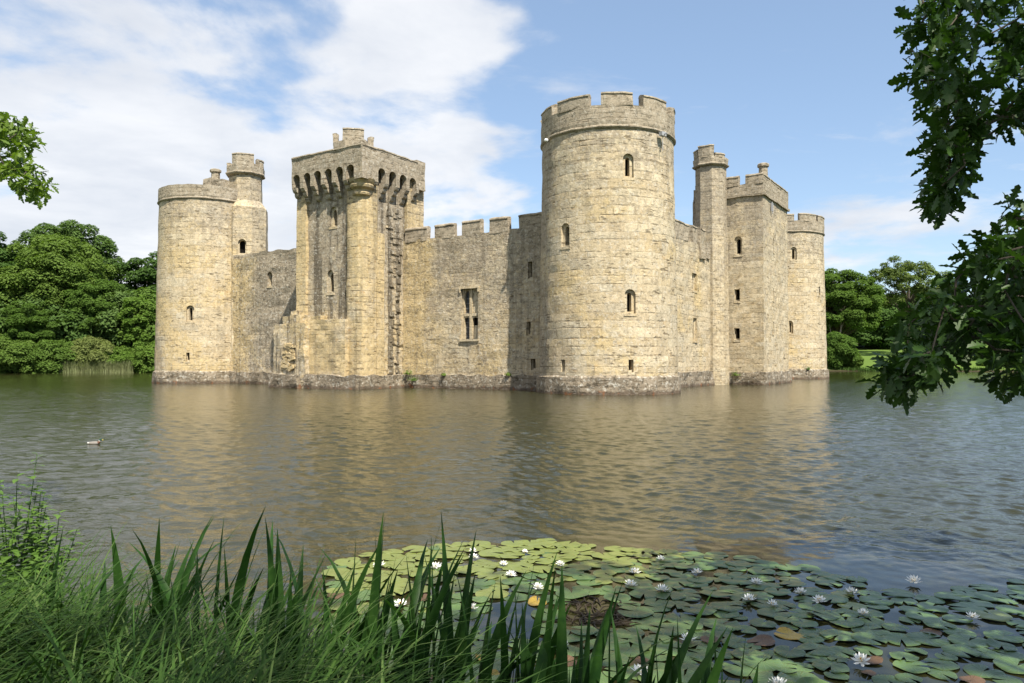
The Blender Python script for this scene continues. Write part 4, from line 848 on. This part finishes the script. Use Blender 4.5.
def oak(base, H, tr, chains, vis, crown, nc, leafL, label, leaf, per):
    root = empty('oak_tree', base, 0, label, 'tree', 'oaks overhanging the near bank'); B = Vector(base)
    cc, cr = crown; extra = []
    while len(extra) < nc:
        d = rand_dir() * rng.random() ** .33; a = Vector(cc) + Vector((d.x * cr[0], d.y * cr[1], d.z * cr[2]))
        if hidden(a) and a.z > 2.2 + .3 * rng.random(): extra.append(a)
    if base[0] > 0:                                           # the low limbs just right of the view
        while len(extra) < nc + 170:
            d = rand_dir() * rng.random() ** .33; a = Vector((5.3 + d.x * 1.7, 4.3 + d.y * 2.0, 4.1 + d.z * 1.7))
            if hidden(a): extra.append(a)
    loc = lambda q: Vector(q) - B
    mb = MB(); T = [loc(q) for q in chains[0]]
    mb.tube([(0, 0, -.4), (0, 0, .15), (.05, .05, H * .45), tuple(T[0])], [tr * 1.7, tr * 1.2, tr, tr * .75], 12); mb.build('trunk', M['bark'], root, smooth=True)
    nodes, par = skeleton([[loc(q) for q in c_] for c_ in chains], [loc(a) for a in list(vis) + extra])
    mb = MB(); branches(mb, nodes, par, rmax=tr * .55); mb.build('branches', M['bark'], root)
    mb = MB()
    for a in vis:
        a = loc(a); i = min(range(len(nodes)), key=lambda i: (nodes[i] - a).length); d = (nodes[i] - nodes[par[i]]).normalized() if par[i] >= 0 else Vector((0, 0, -1))
        rosette(mb, a, d, per, leafL)
    for a in extra: rosette(mb, loc(a), rand_dir(), 12, .19, False, 1.7)
    mb.build('foliage', leaf, root)
    return root
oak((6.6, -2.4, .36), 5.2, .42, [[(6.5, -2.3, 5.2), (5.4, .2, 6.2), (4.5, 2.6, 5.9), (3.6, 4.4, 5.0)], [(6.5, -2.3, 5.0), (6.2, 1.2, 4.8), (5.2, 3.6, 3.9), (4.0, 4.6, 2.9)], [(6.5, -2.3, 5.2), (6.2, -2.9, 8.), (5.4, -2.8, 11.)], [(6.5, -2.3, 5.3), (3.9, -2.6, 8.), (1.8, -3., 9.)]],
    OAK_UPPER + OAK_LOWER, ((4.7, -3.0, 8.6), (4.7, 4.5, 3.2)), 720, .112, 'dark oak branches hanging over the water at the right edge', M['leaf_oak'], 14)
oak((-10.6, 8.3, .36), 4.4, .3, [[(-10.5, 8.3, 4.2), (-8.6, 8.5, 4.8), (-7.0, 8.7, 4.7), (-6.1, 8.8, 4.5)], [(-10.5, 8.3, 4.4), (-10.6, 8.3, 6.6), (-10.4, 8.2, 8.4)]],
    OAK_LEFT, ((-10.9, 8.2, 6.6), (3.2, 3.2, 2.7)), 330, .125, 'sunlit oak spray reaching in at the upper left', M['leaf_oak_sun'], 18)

# ------------------------------------------------------------------ near bank: grass, iris, weeds
mb = MB(); mp = MB(); got = 0
while got < 17000:
    x = rng.uniform(-5.2, 1.6); y = rng.uniform(1.6, 6.2)
    sdv = float(sdf(np.array([x]), np.array([y]))[0])
    if sdv < -.12 or rng.random() > (1.0 if x < -.6 else max(.02, .7 - (x + .6) / 1.1)): continue
    z = float(ground_z(np.array([x]), np.array([y]))[0]) - .03; a = rng.gauss(.3, .95)
    tuft = noise.noise(Vector((x * 1.3, y * 1.3, 0)))
    L = rng.uniform(.40, 1.08) * (1. + .35 * tuft)
    if x > -.3: L *= .75
    a += tuft * 2.
    blade(mp if rng.random() < .2 else mb, (x, y, z), (math.cos(a), math.sin(a), 0), L, rng.uniform(.008, .018), rng.uniform(.9, 2.5), 7, rng.uniform(0, .4)); got += 1
for m_, q, lb in ((mb, M['grass'], 'long green grass covering the near bank'), (mp, M['grass_pale'], 'pale dry grass blades mixed through the near bank')):
    tag(m_.build('bank_grass', q), lb, 'grass', kind='stuff')

def iris_leaf(L, w, lean, az, base, tipbend):
    mb = MB(); d = Vector((math.cos(az), math.sin(az), 0)); side = Vector((-d.y, d.x, 0)); q = Vector(base); th = lean; seg = 9; rows = []
    tw = rng.uniform(-.8, .8); cbx = rng.uniform(0, 6.28)
    for k in range(seg + 1):
        f = k / seg; ww = w * (.62 + .55 * f - .10 * f * f if f < .55 else max(0.02, (.895) * (1 - ((f - .55) / .45) ** 1.7)))
        s = side * math.cos(cbx + tw * f) + d * math.sin(cbx + tw * f)
        nrm = s.cross(Vector((0, 0, 1)))
        rows.append((q - s * ww / 2, q + nrm * ww * .16, q + s * ww / 2))
        th += tipbend / seg * (2 * f); q = q + (Vector((0, 0, math.cos(th))) + d * math.sin(th)) * (L / seg)
    for r_ in rows: mb.v += [tuple(v) for v in r_]
    for k in range(seg): i = 3 * k; mb.f += [(i, i + 1, i + 4, i + 3), (i + 1, i + 2, i + 5, i + 4)]; mb.mi += [0, 0]
    return mb
ORD = ['leftmost', 'second', 'third', 'fourth', 'fifth', 'sixth', 'seventh', 'eighth', 'ninth', 'tenth', 'eleventh', 'twelfth', 'thirteenth', 'fourteenth', 'fifteenth', 'sixteenth', 'seventeenth', 'eighteenth', 'nineteenth', 'twentieth', 'twenty first', 'rightmost']
IR = [(-2.62, 4.45, .78), (-2.38, 4.62, .72), (-2.12, 4.42, .92), (-1.92, 4.30, 1.05), (-1.76, 4.05, .85), (-1.55, 4.10, 1.02), (-1.36, 3.85, .9), (-1.20, 3.98, 1.08), (-1.02, 3.72, .95), (-.86, 3.75, 1.05),
      (-.70, 3.55, 1.06), (-.55, 3.66, 1.04), (-.40, 3.45, 1.02), (-.27, 3.55, 1.04), (-.13, 3.38, .92), (.0, 3.5, .92), (.14, 3.3, .88), (.28, 3.42, .86), (.42, 3.25, .84), (.56, 3.36, .85), (.70, 3.2, .76), (.88, 3.3, .66)]
for i, (x, y, h) in enumerate(IR):
    nm = 'rightmost iris clump, its dark blade tips against the lily pads' if i == len(IR) - 1 else ('leftmost iris clump, short blades beside the weeds' if i == 0 else f'{ORD[i]} clump from the left in the row of dark iris blades')
    z = max(-.05, float(ground_z(np.array([x]), np.array([y]))[0]) - .1)
    root = empty('iris_clump', (x, y, z), 0, nm, 'iris', 'iris clumps along the near water edge')
    for k in range(rng.randint(8, 12)):
        az = rng.gauss(.35, 1.3)
        b = iris_leaf((h + .18 - min(0, z)) * rng.uniform(.62, 1.06), rng.uniform(.042, .068), abs(rng.gauss(.06, .15)), az, (rng.uniform(-.09, .09), rng.uniform(-.07, .07), 0), rng.choice([.1, .15, .25, .35, .5, .8, 1.2]))
        b.build('leaf', M['iris'], root, smooth=True)
WL = ['tallest leafy weed at the left edge of the bank', 'weed stem left of the tallest weed', 'short leafy weed leaning right above the water', 'leafy weed cut by the left picture edge', 'slender weed behind the tallest weed', 'bushy weed low at the left edge', 'small weed at the foot of the tallest weed', 'leafy weed between the tallest weed and the iris', 'weed stem bending left at the picture edge', 'broad weed low beside the long grass', 'young weed shoot at the left water edge']
for i, (x, y, h) in enumerate([(-3.78, 5.85, 1.12), (-3.95, 5.8, .95), (-3.42, 5.65, .78), (-4.15, 5.95, 1.0), (-3.8, 6.05, .98), (-3.9, 5.5, .8), (-3.6, 5.5, .72), (-3.35, 5.4, .62), (-4.1, 5.6, .92), (-3.75, 5.25, .66), (-4.3, 6.1, .98)]):
    z = max(0., float(ground_z(np.array([x]), np.array([y]))[0]) - .05)
    root = empty('leafy_weed', (x, y, z), 0, WL[i], 'weed', 'leafy weeds at the left edge of the bank'); sb = MB(); lb = MB()
    for s_ in range(5):
        dx_, dy_ = rng.uniform(-.28, .28), rng.uniform(-.2, .2); hh = h * 1.13 * rng.uniform(.75, 1.); pts = [(dx_ * f * .9, dy_ * f * .9, hh * f) for f in (0, .35, .7, 1.)]
        sb.tube(pts, [.007, .006, .004, .002], 5)
        for k in range(46):
            f = .12 + .88 * k / 45; az = k * 2.4 + s_; p = Vector((dx_ * f * .9, dy_ * f * .9, hh * f)); d = Vector((math.cos(az), math.sin(az), rng.uniform(.0, .6)))
            L = .14 * (1.1 - .5 * f) * rng.uniform(.8, 1.2); n = Vector((0, 0, 1)); s = d.cross(n).normalized(); b = len(lb.v)
            for t_, w_ in ((0, .04), (.3, .2), (.6, .17), (1., .01)):
                q = p + d.normalized() * L * t_ - n * L * .35 * t_ * t_; lb.v += [tuple(q - s * w_ * L), tuple(q + s * w_ * L)]
            for j in range(3): lb.f.append((b + 2 * j, b + 2 * j + 1, b + 2 * j + 3, b + 2 * j + 2)); lb.mi.append(0)
    sb.build('stem', M['weed'], root); lb.build('leaves', M['weed'], root)

# ------------------------------------------------------------------ water lilies
def pad_mat(name, ca, cb, edge, rough=.32, many=False):
    m, t, bs = new_mat(name); P = t.node('ShaderNodeTexCoord').outputs['Object']; x, y, z = t.xyz(P); oi = t.node('ShaderNodeObjectInfo').outputs['Random']
    r = t.m('SQRT', t.m('ADD', t.m('MULTIPLY', x, x), t.m('MULTIPLY', y, y)))
    c = t.mix(t.noise(t.vm('ADD', P, t.comb(oi, oi, 0.)), 7, 4, .6), ca, cb)
    ang = t.m('ARCTAN2', y, x); vein = t.m('POWER', t.m('ABSOLUTE', t.m('COSINE', t.m('MULTIPLY', ang, 8.))), 18.)
    if not many: c = t.mix(t.m('MULTIPLY', vein, .35), c, edge); c = t.mix(t.m('MULTIPLY', t.sm(r, .125, .16), .35), c, edge)
    spot = t.sm(t.noise(t.vm('ADD', P, t.comb(t.m('MULTIPLY', oi, 9.), 0., 0.)), 28, 3, .6), .66, .72)
    c = t.mix(t.m('MULTIPLY', spot, .6), c, (.05, .035, .012))
    if many: oi = t.noise(P, 2.6, 2, .6); vein = 0.
    k = t.lin(oi, 0, 1, .72, 1.2); c = t.mix(1., c, t.comb(k, k, k), 'MULTIPLY')
    t.set(bs.inputs['Base Color'], c); bs.inputs['Roughness'].default_value = rough; bs.inputs['Specular IOR Level'].default_value = .36
    t.set(bs.inputs['Normal'], t.bump(t.m('ADD', t.m('MULTIPLY', vein, .4), t.noise(P, 16, 3, .6)), .006, .7)); return m
PM = {'green': pad_mat('lily_pad_green', (.058, .108, .034), (.092, .148, .046), (.115, .155, .06)), 'lime': pad_mat('lily_pad_sunlit_lime', (.125, .165, .035), (.17, .19, .05), (.19, .19, .07)),  # the yellow-green copy is the green pad with sunlight painted in
      'yellow': pad_mat('lily_pad_yellow', (.34, .22, .03), (.42, .30, .05), (.25, .12, .03)), 'brown': pad_mat('lily_pad_brown', (.085, .050, .025), (.13, .075, .04), (.05, .03, .02), .5)}
PM['rim_lime'] = pad_mat('far_lily_pad_sunlit_lime', (.125, .165, .035), (.17, .19, .05), (.19, .19, .07), many=True); PM['rim_green'] = pad_mat('far_lily_pad_green', (.058, .108, .034), (.092, .148, .046), (.115, .155, .06), many=True)
def pad_mesh(kind, curl):
    mb = MB(); n = 26; notch = rng.uniform(.10, .22); rad_ = .16; ph = rng.uniform(0, 6.28)
    ring = lambda f: [(rad_ * f * (1 + .035 * math.sin(3 * a + ph) + .02 * math.sin(7 * a + ph)) * math.cos(a) if True else 0, rad_ * f * (1 + .035 * math.sin(3 * a + ph)) * math.sin(a), 0) for a in [notch + (2 * math.pi - 2 * notch) * k / n for k in range(n + 1)]]
    vs = [(0, 0, .004)]; fs = []
    for f in (.35, .7, .93, 1.0):
        for (a_, b_, c_) in ring(f):
            z = .0022 * math.sin(a_ * 31 + ph) * f + (.003 * f * f) * math.sin(4 * math.atan2(b_, a_) + ph)
            u_ = a_ * math.cos(ph) + b_ * math.sin(ph)
            if curl and u_ > .07: z += (u_ - .07) ** 1.5 * 3.4 * curl
            if f == 1.0: z -= .004
            vs.append((a_, b_, z + .006))
    m1 = n + 1
    for k in range(n): fs.append((0, 1 + k, 2 + k))
    for r_ in range(3):
        for k in range(n): a_ = 1 + r_ * m1 + k; fs.append((a_, a_ + m1, a_ + m1 + 1, a_ + 1))
    mb.add(vs, fs); return mb.build('lily_pad', PM[kind], smooth=True)
PADREG = [(-1.80, 7.15), (-1.6, 7.75), (-.9, 8.2), (.5, 8.4), (1.0, 8.1), (1.75, 7.95), (2.35, 7.75), (3.0, 7.15), (3.3, 6.45), (3.75, 6.6), (4.6, 6.9), (5.2, 6.4), (4.4, 4.3), (2.2, 3.9), (.9, 4.1), (-.2, 4.4), (-1.0, 5.1), (-1.5, 6.2)]
def in_poly(x, y, P_):
    c_ = False
    for i in range(len(P_)):
        (x1, y1), (x2, y2) = P_[i], P_[i - 1]
        if (y1 > y) != (y2 > y) and x < (x2 - x1) * (y - y1) / (y2 - y1) + x1: c_ = not c_
    return c_
pads = []; tries = 0
while len(pads) < 560 and tries < 90000:
    tries += 1; x = rng.uniform(-1.9, 5.2); y = rng.uniform(3.9, 8.5)
    if not in_poly(x, y, PADREG): continue
    if ((x - .62) / .30) ** 2 + ((y - 6.0) / .40) ** 2 < 1 or ((x - .0) / .28) ** 2 + ((y - 5.9) / .45) ** 2 < 1: continue   # open water by the iris
    r = rng.uniform(.088, .142)
    if rng.random() < .18: r *= .7
    if any((x - a) ** 2 + (y - b) ** 2 < ((.60 if x < 2.2 else .70) * (r + c_)) ** 2 for a, b, c_ in pads): continue
    pads.append((x, y, r))
PG = {'green': ('flat dark green lily pad floating among the other pads', 'dark green lily pads'), 'lime': ('lily pad coloured pale as if sunlit, on the far side of the pads', 'lily pads painted pale as if sunlit'),
      'yellow': ('yellow dying lily leaf floating among the green pads', 'yellow dying lily leaves'), 'brown': ('brown decaying lily leaf among the green pads', 'brown decaying lily leaves'), 'curl': ('dark green lily pad with one edge turned up', 'lily pads with upturned edges')}
protos = {'green': [pad_mesh('green', 0) for _ in range(5)], 'lime': [pad_mesh('lime', 0) for _ in range(4)], 'yellow': [pad_mesh('yellow', .3) for _ in range(2)], 'brown': [pad_mesh('brown', .3) for _ in range(2)], 'curl': [pad_mesh('green', .45) for _ in range(4)]}
fresh = {id(o) for l in protos.values() for o in l}
pads.sort(key=lambda q: math.hypot(q[0], q[1]))
rest = {'lime': MB(), 'green': MB()}
for i_, (x, y, r) in enumerate(pads):
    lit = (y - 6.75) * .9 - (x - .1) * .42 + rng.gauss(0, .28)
    kind = 'lime' if lit > 0 else 'green'  # sunlit pads take the paler colour, shaded ones the darker
    q = rng.random()
    if q < .03: kind = 'yellow'
    elif q < .075: kind = 'brown'
    elif q < .16 and kind == 'green': kind = 'curl'
    if i_ >= 296:                                             # the farthest and smallest pads are one carpet
        kd = 'lime' if kind == 'lime' or kind == 'yellow' else 'green'; sm_ = rng.choice(protos[kd]).data; Mx = Matrix.Translation((x, y, rng.uniform(.004, .02))) @ Matrix.Rotation(rng.uniform(0, 6.28), 4, 'Z') @ Matrix.Scale(r / .16, 4) @ Matrix.Rotation(rng.gauss(0, .03), 4, 'X')
        rest[kd].add([Mx @ v.co for v in sm_.vertices], [tuple(p_.vertices) for p_ in sm_.polygons]); continue
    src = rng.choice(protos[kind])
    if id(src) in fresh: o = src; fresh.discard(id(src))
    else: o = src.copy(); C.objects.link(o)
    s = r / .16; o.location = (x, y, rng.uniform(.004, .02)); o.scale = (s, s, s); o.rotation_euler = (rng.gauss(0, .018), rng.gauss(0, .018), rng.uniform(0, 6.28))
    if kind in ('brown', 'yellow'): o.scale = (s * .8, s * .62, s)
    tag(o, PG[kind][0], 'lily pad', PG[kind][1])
for kd, lb in (('lime', 'carpet of small lily pads painted pale as if sunlit along the far rim'), ('green', 'carpet of small dark lily pads along the far rim')):
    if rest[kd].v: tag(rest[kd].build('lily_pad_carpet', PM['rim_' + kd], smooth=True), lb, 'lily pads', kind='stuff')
for l in protos.values():
    for o in l:
        if id(o) in fresh: bpy.data.objects.remove(o)
# the brown tangle of old stems showing in the open water
mb = MB()
for k in range(80):
    a = rng.uniform(0, 6.28); q = math.sqrt(rng.random()); x, y = .66 + .30 * q * math.cos(a), 6.0 + .36 * q * math.sin(a); b = rng.uniform(0, 6.28); L = rng.uniform(.08, .3)
    mb.tube([(x, y, .006), (x + L * .5 * math.cos(b), y + L * .5 * math.sin(b), .016), (x + L * math.cos(b + .3), y + L * math.sin(b + .3), .004)], .006, 4)
tag(mb.build('floating_debris', plain('rotting_stems', (.034, .025, .014), .7)), 'brown mat of rotting stems between the lily pads', 'plant debris', kind='stuff')

pm, t, bs = new_mat('lily_petal'); bs.inputs['Base Color'].default_value = (.88, .88, .84, 1); bs.inputs['Roughness'].default_value = .5; bs.inputs['Subsurface Weight'].default_value = .0
ym = plain('lily_stamen', (.75, .45, .03), .6)
def flower_proto(opening_):
    root = empty('water_lily', (0, 0, 0)); mb = MB()
    for (n, el, L, wd, off) in ((7, 12, .078, .34, 0), (7, 32, .072, .33, .45), (6, 55, .062, .32, .2), (5, 72, .05, .3, .5)):
        for k in range(n):
            az = 2 * math.pi * (k + off) / n + rng.uniform(-.1, .1); e = R(el * opening_ + rng.uniform(-6, 6)); e = min(e, R(86))
            d = Vector((math.cos(az) * math.cos(e), math.sin(az) * math.cos(e), math.sin(e))); s = Vector((-math.sin(az), math.cos(az), 0)); nn = s.cross(d) * -1
            b = len(mb.v)
            for t_, w_ in ((.08, .25), (.3, .8), (.55, 1.), (.8, .62), (1., .03)):
                q = d * L * t_ + nn * (L * .16 * math.sin(t_ * 3.1)) * -1 + Vector((0, 0, .012)); ww = wd * L * w_ * .5
                mb.v += [tuple(q - s * ww - nn * ww * -.35), tuple(q), tuple(q + s * ww - nn * ww * -.35)]
            for j in range(4): i = b + 3 * j; mb.f += [(i, i + 1, i + 4, i + 3), (i + 1, i + 2, i + 5, i + 4)]; mb.mi += [0, 0]
    mb.build('petals', pm, root, smooth=True)
    sb = MB()
    for k in range(22):
        az = k * 2.4; rr = .004 + .014 * math.sqrt(k / 22); sb.tube([(rr * .5 * math.cos(az), rr * .5 * math.sin(az), .012), (rr * math.cos(az), rr * math.sin(az), .036 - .3 * rr)], .0028, 4)
    sb.build('stamens', ym, root); return root
FL = [(-1.26, 7.32, 'white water lily at the far left of the pads above the iris tips'), (-.72, 7.25, 'white water lily second from the left on the far pads'), (-.4, 7.87, 'half closed lily at the far rim, the upper of two close together'), (-.38, 7.62, 'white lily just in front of the half closed lily at the far rim'),
      (-.08, 7.38, 'small white lily between the far rim pair and the big sunlit bloom'), (.13, 7.83, 'small lily on the far rim right of the close pair'), (-.01, 6.99, 'big open lily in sun left of the brown mat'), (.22, 6.61, 'big open lily at the edge of the open water above the brown mat'),
      (.46, 7.36, 'small lily on pale pads above the brown mat'), (-.89, 6.15, 'white lily behind the iris beside yellow leaves'), (-.32, 6.05, 'open lily seen between the iris blades at the open water'), (1.46, 7.55, 'small bud like lily on the far rim right of centre'), (1.13, 7.08, 'upper lily of the column right of the brown mat'),
      (1.03, 6.7, 'middle lily of the column right of the brown mat'), (1.27, 6.52, 'lower lily of the column right of the brown mat'), (1.7, 7.08, 'lily standing apart right of the column, towards the far rim'), (.33, 5.28, 'lily half hidden by iris tips below the brown mat'), (.8, 4.82, 'lowest lily beside the rightmost iris tips'),
      (1.23, 5.38, 'lone open lily on dark pads right of the iris tips'), (2.14, 6.76, 'lily with a brown leaf beside it, upper right of the pads'), (1.93, 6.28, 'large open lily below the one with the brown leaf'), (2.08, 6.17, 'closed lily bud right of the large open lily'), (2.42, 6.47, 'flat open lily in the right hand row, its left end'),
      (2.49, 6.25, 'double bloom like lily in the middle of the right pads'), (2.84, 6.45, 'lily at the right end of the right hand row'), (2.7, 5.93, 'small half open lily below the right hand row'), (3.54, 6.79, 'lily alone at the outer right rim in open water'), (3.49, 5.85, 'lily nearest the right picture edge'),
      (2.26, 5.0, 'big spiky open lily near the bottom right'), (1.6, 4.64, 'lily cut by the bottom picture edge')]
fp = [flower_proto(1.), flower_proto(.8), flower_proto(1.35)]; fr = {0, 1, 2}
BUD = {2, 5, 11, 21, 25}
for i, (x, y, lb) in enumerate(FL):
    k = 2 if i in BUD else i % 2
    if k in fr: o = fp[k]; fr.discard(k)
    else: o = copy_tree(fp[k])
    s = rng.uniform(.75, .98) * (.72 if i in BUD or 'small' in lb else 1.)
    o.location = (x, y, .022); o.rotation_euler = (rng.gauss(0, .12), rng.gauss(0, .12), rng.uniform(0, 6.28)); o.scale = (s, s, s); tag(o, lb, 'water lily', 'white water lilies in bloom')

# ------------------------------------------------------------------ mallard and wall plants
dm = [plain('duck_grey', (.19, .175, .155), .7), plain('duck_brown', (.10, .045, .025), .7), plain('duck_white', (.5, .49, .46), .7), plain('duck_green', (.012, .05, .028), .35), plain('duck_bill', (.55, .42, .06), .5), plain('duck_black', (.02, .02, .02), .6)]
mb = MB(); path = [(-.25, .085, .006), (-.22, .075, .03), (-.165, .06, .052), (-.09, .055, .075), (.0, .055, .083), (.07, .058, .08), (.125, .072, .064), (.152, .10, .045), (.162, .128, .034), (.168, .15, .031), (.182, .172, .036), (.205, .182, .036), (.228, .178, .028), (.243, .17, .016), (.265, .163, .014), (.287, .159, .005)]
matr = [5, 2, 0, 0, 0, 0, 1, 1, 2, 3, 3, 3, 3, 4, 4]; n = 14; rings = []
for i, (x, z, r) in enumerate(path):
    a, b = path[max(0, i - 1)], path[min(len(path) - 1, i + 1)]; d = Vector((b[0] - a[0], 0, b[1] - a[1])).normalized(); u_ = Vector((-d.z, 0, d.x))
    rings.append([Vector((x, 0, z)) + u_ * (r * math.cos(2 * math.pi * k / n)) * (.85 if i < 7 else 1) + Vector((0, 1, 0)) * (r * math.sin(2 * math.pi * k / n)) * (1.1 if i < 7 else .92) for k in range(n)])
mb.loft(rings); mb.mi = [matr[i // n] if i < n * (len(path) - 1) else 0 for i in range(len(mb.f))]
dk = mb.build('mallard_duck', dm, smooth=True, fix=True); dk.location = (-9.85, 18.1, -.01); dk.rotation_euler = (0, 0, .15); dk.scale = (.70,) * 3
tag(dk, 'mallard drake with dark green head swimming on the left of the moat', 'duck')
for i, (px_, py_, pz_, s_, lb) in enumerate([(-15.9, -.85, 1.0, .45, 'green plant on the plinth beside the machicolated tower'), (-15.4, -.9, .55, .5, 'trailing plant at the waterline right of the machicolated tower'), (-12.6, -.8, .95, .25, 'small tuft on the plinth of the battlemented wall'), (-7.1, -.8, 1.0, .28, 'tuft where the round tower shadow meets the plinth'),
        (2.2, 19.75, .75, .5, 'dark plant on the plinth left of the square tower'), (3.1, 43.2, 1.05, .5, 'tuft on the plinth of the far right tower')]):
    wv = castle.matrix_basis @ Vector((px_, py_, pz_)); mb = MB()
    for k in range(90):
        d = rand_dir(); d.z = abs(d.z) * .8; leaf_quad(mb, d * s_ * rng.uniform(.2, 1.), d + Vector((0, 0, .6)), .07)
    o = mb.build('wall_plant', M['leaf_green']); o.location = wv; tag(o, lb, 'plant', 'plants rooted in the castle plinth')
